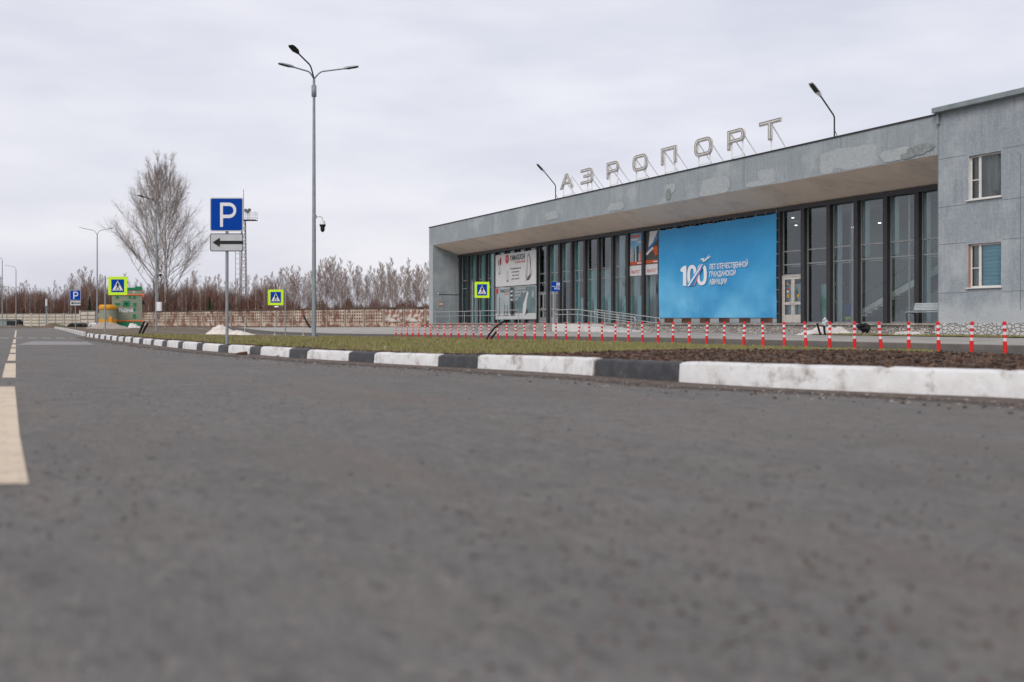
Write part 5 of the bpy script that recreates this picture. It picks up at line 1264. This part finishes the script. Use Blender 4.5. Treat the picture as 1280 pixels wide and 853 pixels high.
# ------------------------------------------------------------------ floodlight mast
Z=165; k=Z/F; c=at(304.5,Z,0); e=empty('floodlight_mast',c,-TH,label='tall lattice mast with railed lamp platform behind the parking sign',cat='mast')
H1=zy(276,Z); q=MB(); a=.5
for (x,y) in ((-a,-a),(a,-a),(a,a),(-a,a)): q.tube([(x,y,0),(x*.55,y*.55,H1)],.06,'mastm',5)
n=16
for i in range(n):
    z0,z1=H1*i/n,H1*(i+1)/n; f0,f1=1-.45*i/n,1-.45*(i+1)/n
    for (s0,s1) in (((-a,-a),(a,-a)),((a,-a),(a,a)),((a,a),(-a,a)),((-a,a),(-a,-a))):
        q.tube([(s0[0]*f0,s0[1]*f0,z0),(s1[0]*f1,s1[1]*f1,z1)],.03,'mastm',4); q.tube([(s0[0]*f1,s0[1]*f1,z1),(s1[0]*f1,s1[1]*f1,z1)],.03,'mastm',4)
pass
q.build('lattice',e)
q=MB(); q.box((-.2,-.8,H1),(2.1,.8,H1+.12),'dgrey'); pf=q.build('platform',e)
q=MB()
for z in (.5,1.0,1.35):
    for y in (-.8,.8): q.tube([(-.2,y,H1+z),(2.1,y,H1+z)],.03,'frame_w',4)
    q.tube([(2.1,-.8,H1+z),(2.1,.8,H1+z)],.03,'frame_w',4)
for x in (-.2,.55,1.3,2.1):
    for y in (-.8,.8): q.tube([(x,y,H1),(x,y,H1+1.35)],.03,'frame_w',4)
q.build('railing',pf)
for (x,z) in ((.5,1.7),(1.1,1.75),(.8,1.45)): q=MB(); q.tube([(x,-.6,H1+z),(x+.1,-.9,H1+z-.1)],[.2,.3],'steel',8); q.tube([(x,-.6,H1),(x,-.6,H1+z)],.03,'steel',4); q.build('floodlight',e)
q=MB(); q.tube([(0,0,H1),(0,0,zy(237,Z))],.045,'mastm',5); q.build('antenna',e)
q=MB(); H2=zy(314,Z)
for x in (-1.35,-.65): q.tube([(x,0,0),(x,0,H2)],.045,'mastm',5)
for i in range(15): z=H2*i/15; q.tube([(-1.35,0,z+.4),(-.65,0,z+.4)],.03,'mastm',4)
q.build('ladder',e)

# ------------------------------------------------------------------ trees
def ribbon(V,p,q_,w,rn):
    d=q_-p; s=d.cross(Vector((rn.uniform(-1,1),rn.uniform(-1,1),rn.uniform(-.3,.3)))); 
    if s.length<1e-5: return
    s=s.normalized()*w/2; V+= [tuple(p-s),tuple(p+s),tuple(q_)]
def make_tree(seed,H,stems,crown_lo,spread,nl1,nl2,nl3,up=.8,tw=.03,r0=.25,len1=.42,lean=.03,shape='fan'):
    rn=random.Random(seed); tr=MB(); tw_=[]; lb=MB()
    def limb(p,d,L,r,lvl,col_):
        n=5 if lvl<3 else 3; pts=[p.copy()]; cur=p.copy(); dd=d.normalized()
        for i in range(n):
            dd=(dd+Vector((rn.gauss(0,.09),rn.gauss(0,.09),(.10 if lvl<3 else .02)*up))).normalized(); cur=cur+dd*(L/n); pts.append(cur.copy())
        (lb if lvl else tr).tube(pts,[r*(1-.8*i/n) for i in range(n+1)],'limb' if lvl else 'bark',5 if lvl<2 else 3,True,False)
        return pts
    def along(pts,t_):
        x=t_*(len(pts)-1); i=min(int(x),len(pts)-2); return pts[i].lerp(pts[i+1],x-i),(pts[i+1]-pts[i]).normalized()
    for (sx,sy,sh,lx) in stems:
        pts=[];n=12
        for i in range(n+1): z=H*sh*i/n; pts.append(Vector((sx+lx*z+.12*math.sin(z*.35+seed+sx),sy+.1*math.cos(z*.3+seed),z)))
        tr.tube(pts,[max(.02,r0*(1-.93*(i/n)**.9)) for i in range(n+1)],'bark',8,True,False)
        for a in range(nl1):
            f=crown_lo+(1-crown_lo)*((a+.5)/nl1)**.95; p,_=along(pts,f*.985); an=(a*2.399+seed+sx if shape=='fan' else rn.uniform(0,6.28))
            if shape=='fan':
                inc=R(lerp(54,25,((f-crown_lo)/(1-crown_lo))**.8)*rn.uniform(.78,1.12)); L=8
                for _ in range(6): L=.5*L+.5*float(np.interp(p.z+L*math.cos(inc),[0,5,8,12,16,20,24,28.3],[2.5,5,7.6,8.7,8.8,8.0,6.0,1.5]))/math.sin(inc)
                L*=rn.uniform(.78,1.06)
            else: inc=R(rn.uniform(20,50)); L=H*len1*spread*((1.02-f)/(1-crown_lo))**.8*rn.uniform(.45,1.15)+.25
            d=Vector((math.sin(inc)*math.cos(an),math.sin(inc)*math.sin(an),math.cos(inc)))
            l1=limb(p,d,L,max(.012,r0*(.22 if shape=='fan' else .30)*(1.1-f)),1,None)
            for b_ in range(nl2):
                t_=(.32 if shape=='fan' else .18)+(.68 if shape=='fan' else .82)*(b_+rn.random())/nl2; p2,d2=along(l1,min(t_,.99)); d3=(d2+Vector((rn.gauss(0,.55),rn.gauss(0,.55),rn.uniform(-.05,.45)))).normalized(); L2=L*.42*(1.15-.6*t_)*rn.uniform(.6,1.2)
                l2=limb(p2,d3,L2,max(.009,r0*.09),2,None)
                for c_ in range(nl3):
                    t3=(c_+rn.random())/nl3; p3,d4=along(l2,min(t3,.99)); L3=L2*.5*rn.uniform(.5,1.2)+.12
                    for e_ in range(2):
                        d5=(d4+Vector((rn.gauss(0,.5),rn.gauss(0,.5),rn.gauss(.0,.35)))).normalized(); q1=p3+d5*L3; ribbon(tw_,p3,q1,tw,rn)
                        for g in range(2):
                            pm_=p3.lerp(q1,rn.uniform(.3,.9)); d6=(d5+Vector((rn.gauss(0,.5),rn.gauss(0,.5),rn.gauss(-.15,.4)))).normalized(); ribbon(tw_,pm_,pm_+d6*L3*.6,tw*.7,rn)
    return tr,lb,tw_
def tree_obj(loc,label,parts,twigmat='twig',name='birch_tree',group=None,cat='tree',limbm='limb'):
    tr,lb,tw=parts; e=empty(name,loc,label=label,cat=cat,group=group)
    tr.build('trunk',e); o=lb.build('limbs',e); o2=trimesh('twigs',tw,twigmat); o2.parent=e; return e
bt=make_tree(5,28.3,[(-.75,0,.97,-.012),(.65,.4,.98,.010)],.15,1.0,46,11,6,up=.5,tw=.024,r0=.36,len1=.50)
c=at(202,176,0); bt_=tree_obj(c,'big bare birch with two white trunks and wide crown behind the fence',bt); bt_.scale=(.92,.92,.99)
variants=[]
for i in range(6):
    rn=random.Random(40+i); variants.append(tree_obj((0,0,0),'slender bare tree of the wood behind the concrete fence',make_tree(60+i,10,[(0,0,1,0)],rn.uniform(.2,.4),rn.uniform(.50,.78),22,6,4,up=.75,tw=.021,r0=.10,len1=.50,shape='egg'),'twigr' if i%2 else 'twig','bare_tree',group='bare trees in the wood behind the fence'))
rt=random.Random(77); placed=[False]*6
def fenceZ(px):
    if px>178: return lerp(171,121,(px-178)/382)
    return 205
def put(vi,px,Z,h,wd=1.0):
    o=variants[vi] if not placed[vi] else copy_tree(variants[vi]); placed[vi]=True
    c=at(px,Z,-.1); o.location=c; o.rotation_euler.z=rt.uniform(0,6.28); sc=h/10; o.scale=(sc*wd,sc*wd,sc)
def topy(px):   # skyline of the wood as seen over the fence
    return float(np.interp(px,[-60,0,40,60,80,105,130,150,170,200,240,262,290,320,345,365,385,400,415,430,445,460,480,500,520,540,620],[352,349,352,356,350,338,345,345,352,345,340,346,352,348,338,332,348,330,322,332,328,340,330,324,332,326,330]))
n=0
for px in np.arange(-55,600,4.6):
    for rep in range(1 if px<335 or int(px)%2 else 2):
        p=px+rt.uniform(-3,3); Z=fenceZ(p)+rt.uniform(4,32)+(rt.uniform(0,30) if rep else 0); h=zy(topy(p)+rt.uniform(-5,12),Z); put(rt.randrange(6),p,Z,max(5,h),rt.uniform(.7,1.0)); n+=1
for px in (8,32,38,44,58,64,88,112,160,228,250,330,475,492): put(rt.choice((0,2,4)),px,fenceZ(px)+rt.uniform(2,5),zy(topy(px)+14,fenceZ(px)+4),.55)
# understorey thicket
def thicket(name,pa_,pb_,d0,d1,hfun,count,label,w=.05,mat='thick',seed=1):
    rn=random.Random(seed); V=[]
    for i in range(count):
        px=rn.uniform(pa_,pb_); Z=fenceZ(px)+d0+(d1-d0)*rn.random()**.8; H=hfun(px,Z)*rn.uniform(.75,1.06); z0=H*rn.random()**1.5*.8; c=at(px,Z,z0); L=min(H-z0,rn.uniform(1.2,4.2)); an=rn.uniform(0,6.28); ln=rn.uniform(0,.45)
        q_=c+Vector((math.cos(an)*ln*L,math.sin(an)*ln*L,L)); ribbon(V,c,q_,w*rn.uniform(.5,1.5),rn)
    o=trimesh(name,V,mat); return tag(o,label,'thicket',kind='stuff')
def hl(px,Z): return max(2.5,zy(topy(px)+13+4*math.sin(px*.21)+4*math.sin(px*.083+1),Z))
thicket('thicket',-80,345,3,42,hl,60000,'dense reddish brown bare undergrowth behind the left part of the fence',.09,'thick',1)
def hr(px,Z): return zy(lerp(365,377,sm(335,380,px))+5*math.sin(px*.17)+3*math.sin(px*.4),Z)
thicket('thicket',335,620,3,60,hr,26000,'lower brown bare undergrowth behind the right part of the fence',.07,'thick',2)
# distant tree line closing the horizon
thicket('distant_wood',-400,60,60,160,lambda px,Z: zy(362,Z),9000,'distant hazy strip of bare wood at the far left',.2,'thick',3)
# a few dark young conifers
def conifer(px,Z,h,label):
    c=at(px,Z,0); e=empty('young_spruce',c,label=label,cat='tree'); q=MB(); q.tube([(0,0,0),(0,0,h)],[.08,.01],'limb',6); q.build('trunk',e)
    V=[];rn=random.Random(int(px))
    for i in range(1400):
        z=h*(.08+.92*rn.random()); r=(1-z/h)*h*.22*rn.uniform(.3,1.0)+.05; an=rn.uniform(0,6.28); p=Vector((r*.2*math.cos(an),r*.2*math.sin(an),z)); q_=Vector((r*math.cos(an),r*math.sin(an),z-r*.25)); ribbon(V,p,q_,.14,rn)
    o=trimesh('foliage',V,'pine'); o.parent=e
conifer(112,206,6.3,'young dark green spruce left of the lamp post behind the fence'); conifer(139,207,5.5,'young dark green spruce between the post and the crossing sign'); conifer(262,162,5.2,'young dark green spruce behind the fence right of the birch')
# ambient haze is light in this picture: none modelled
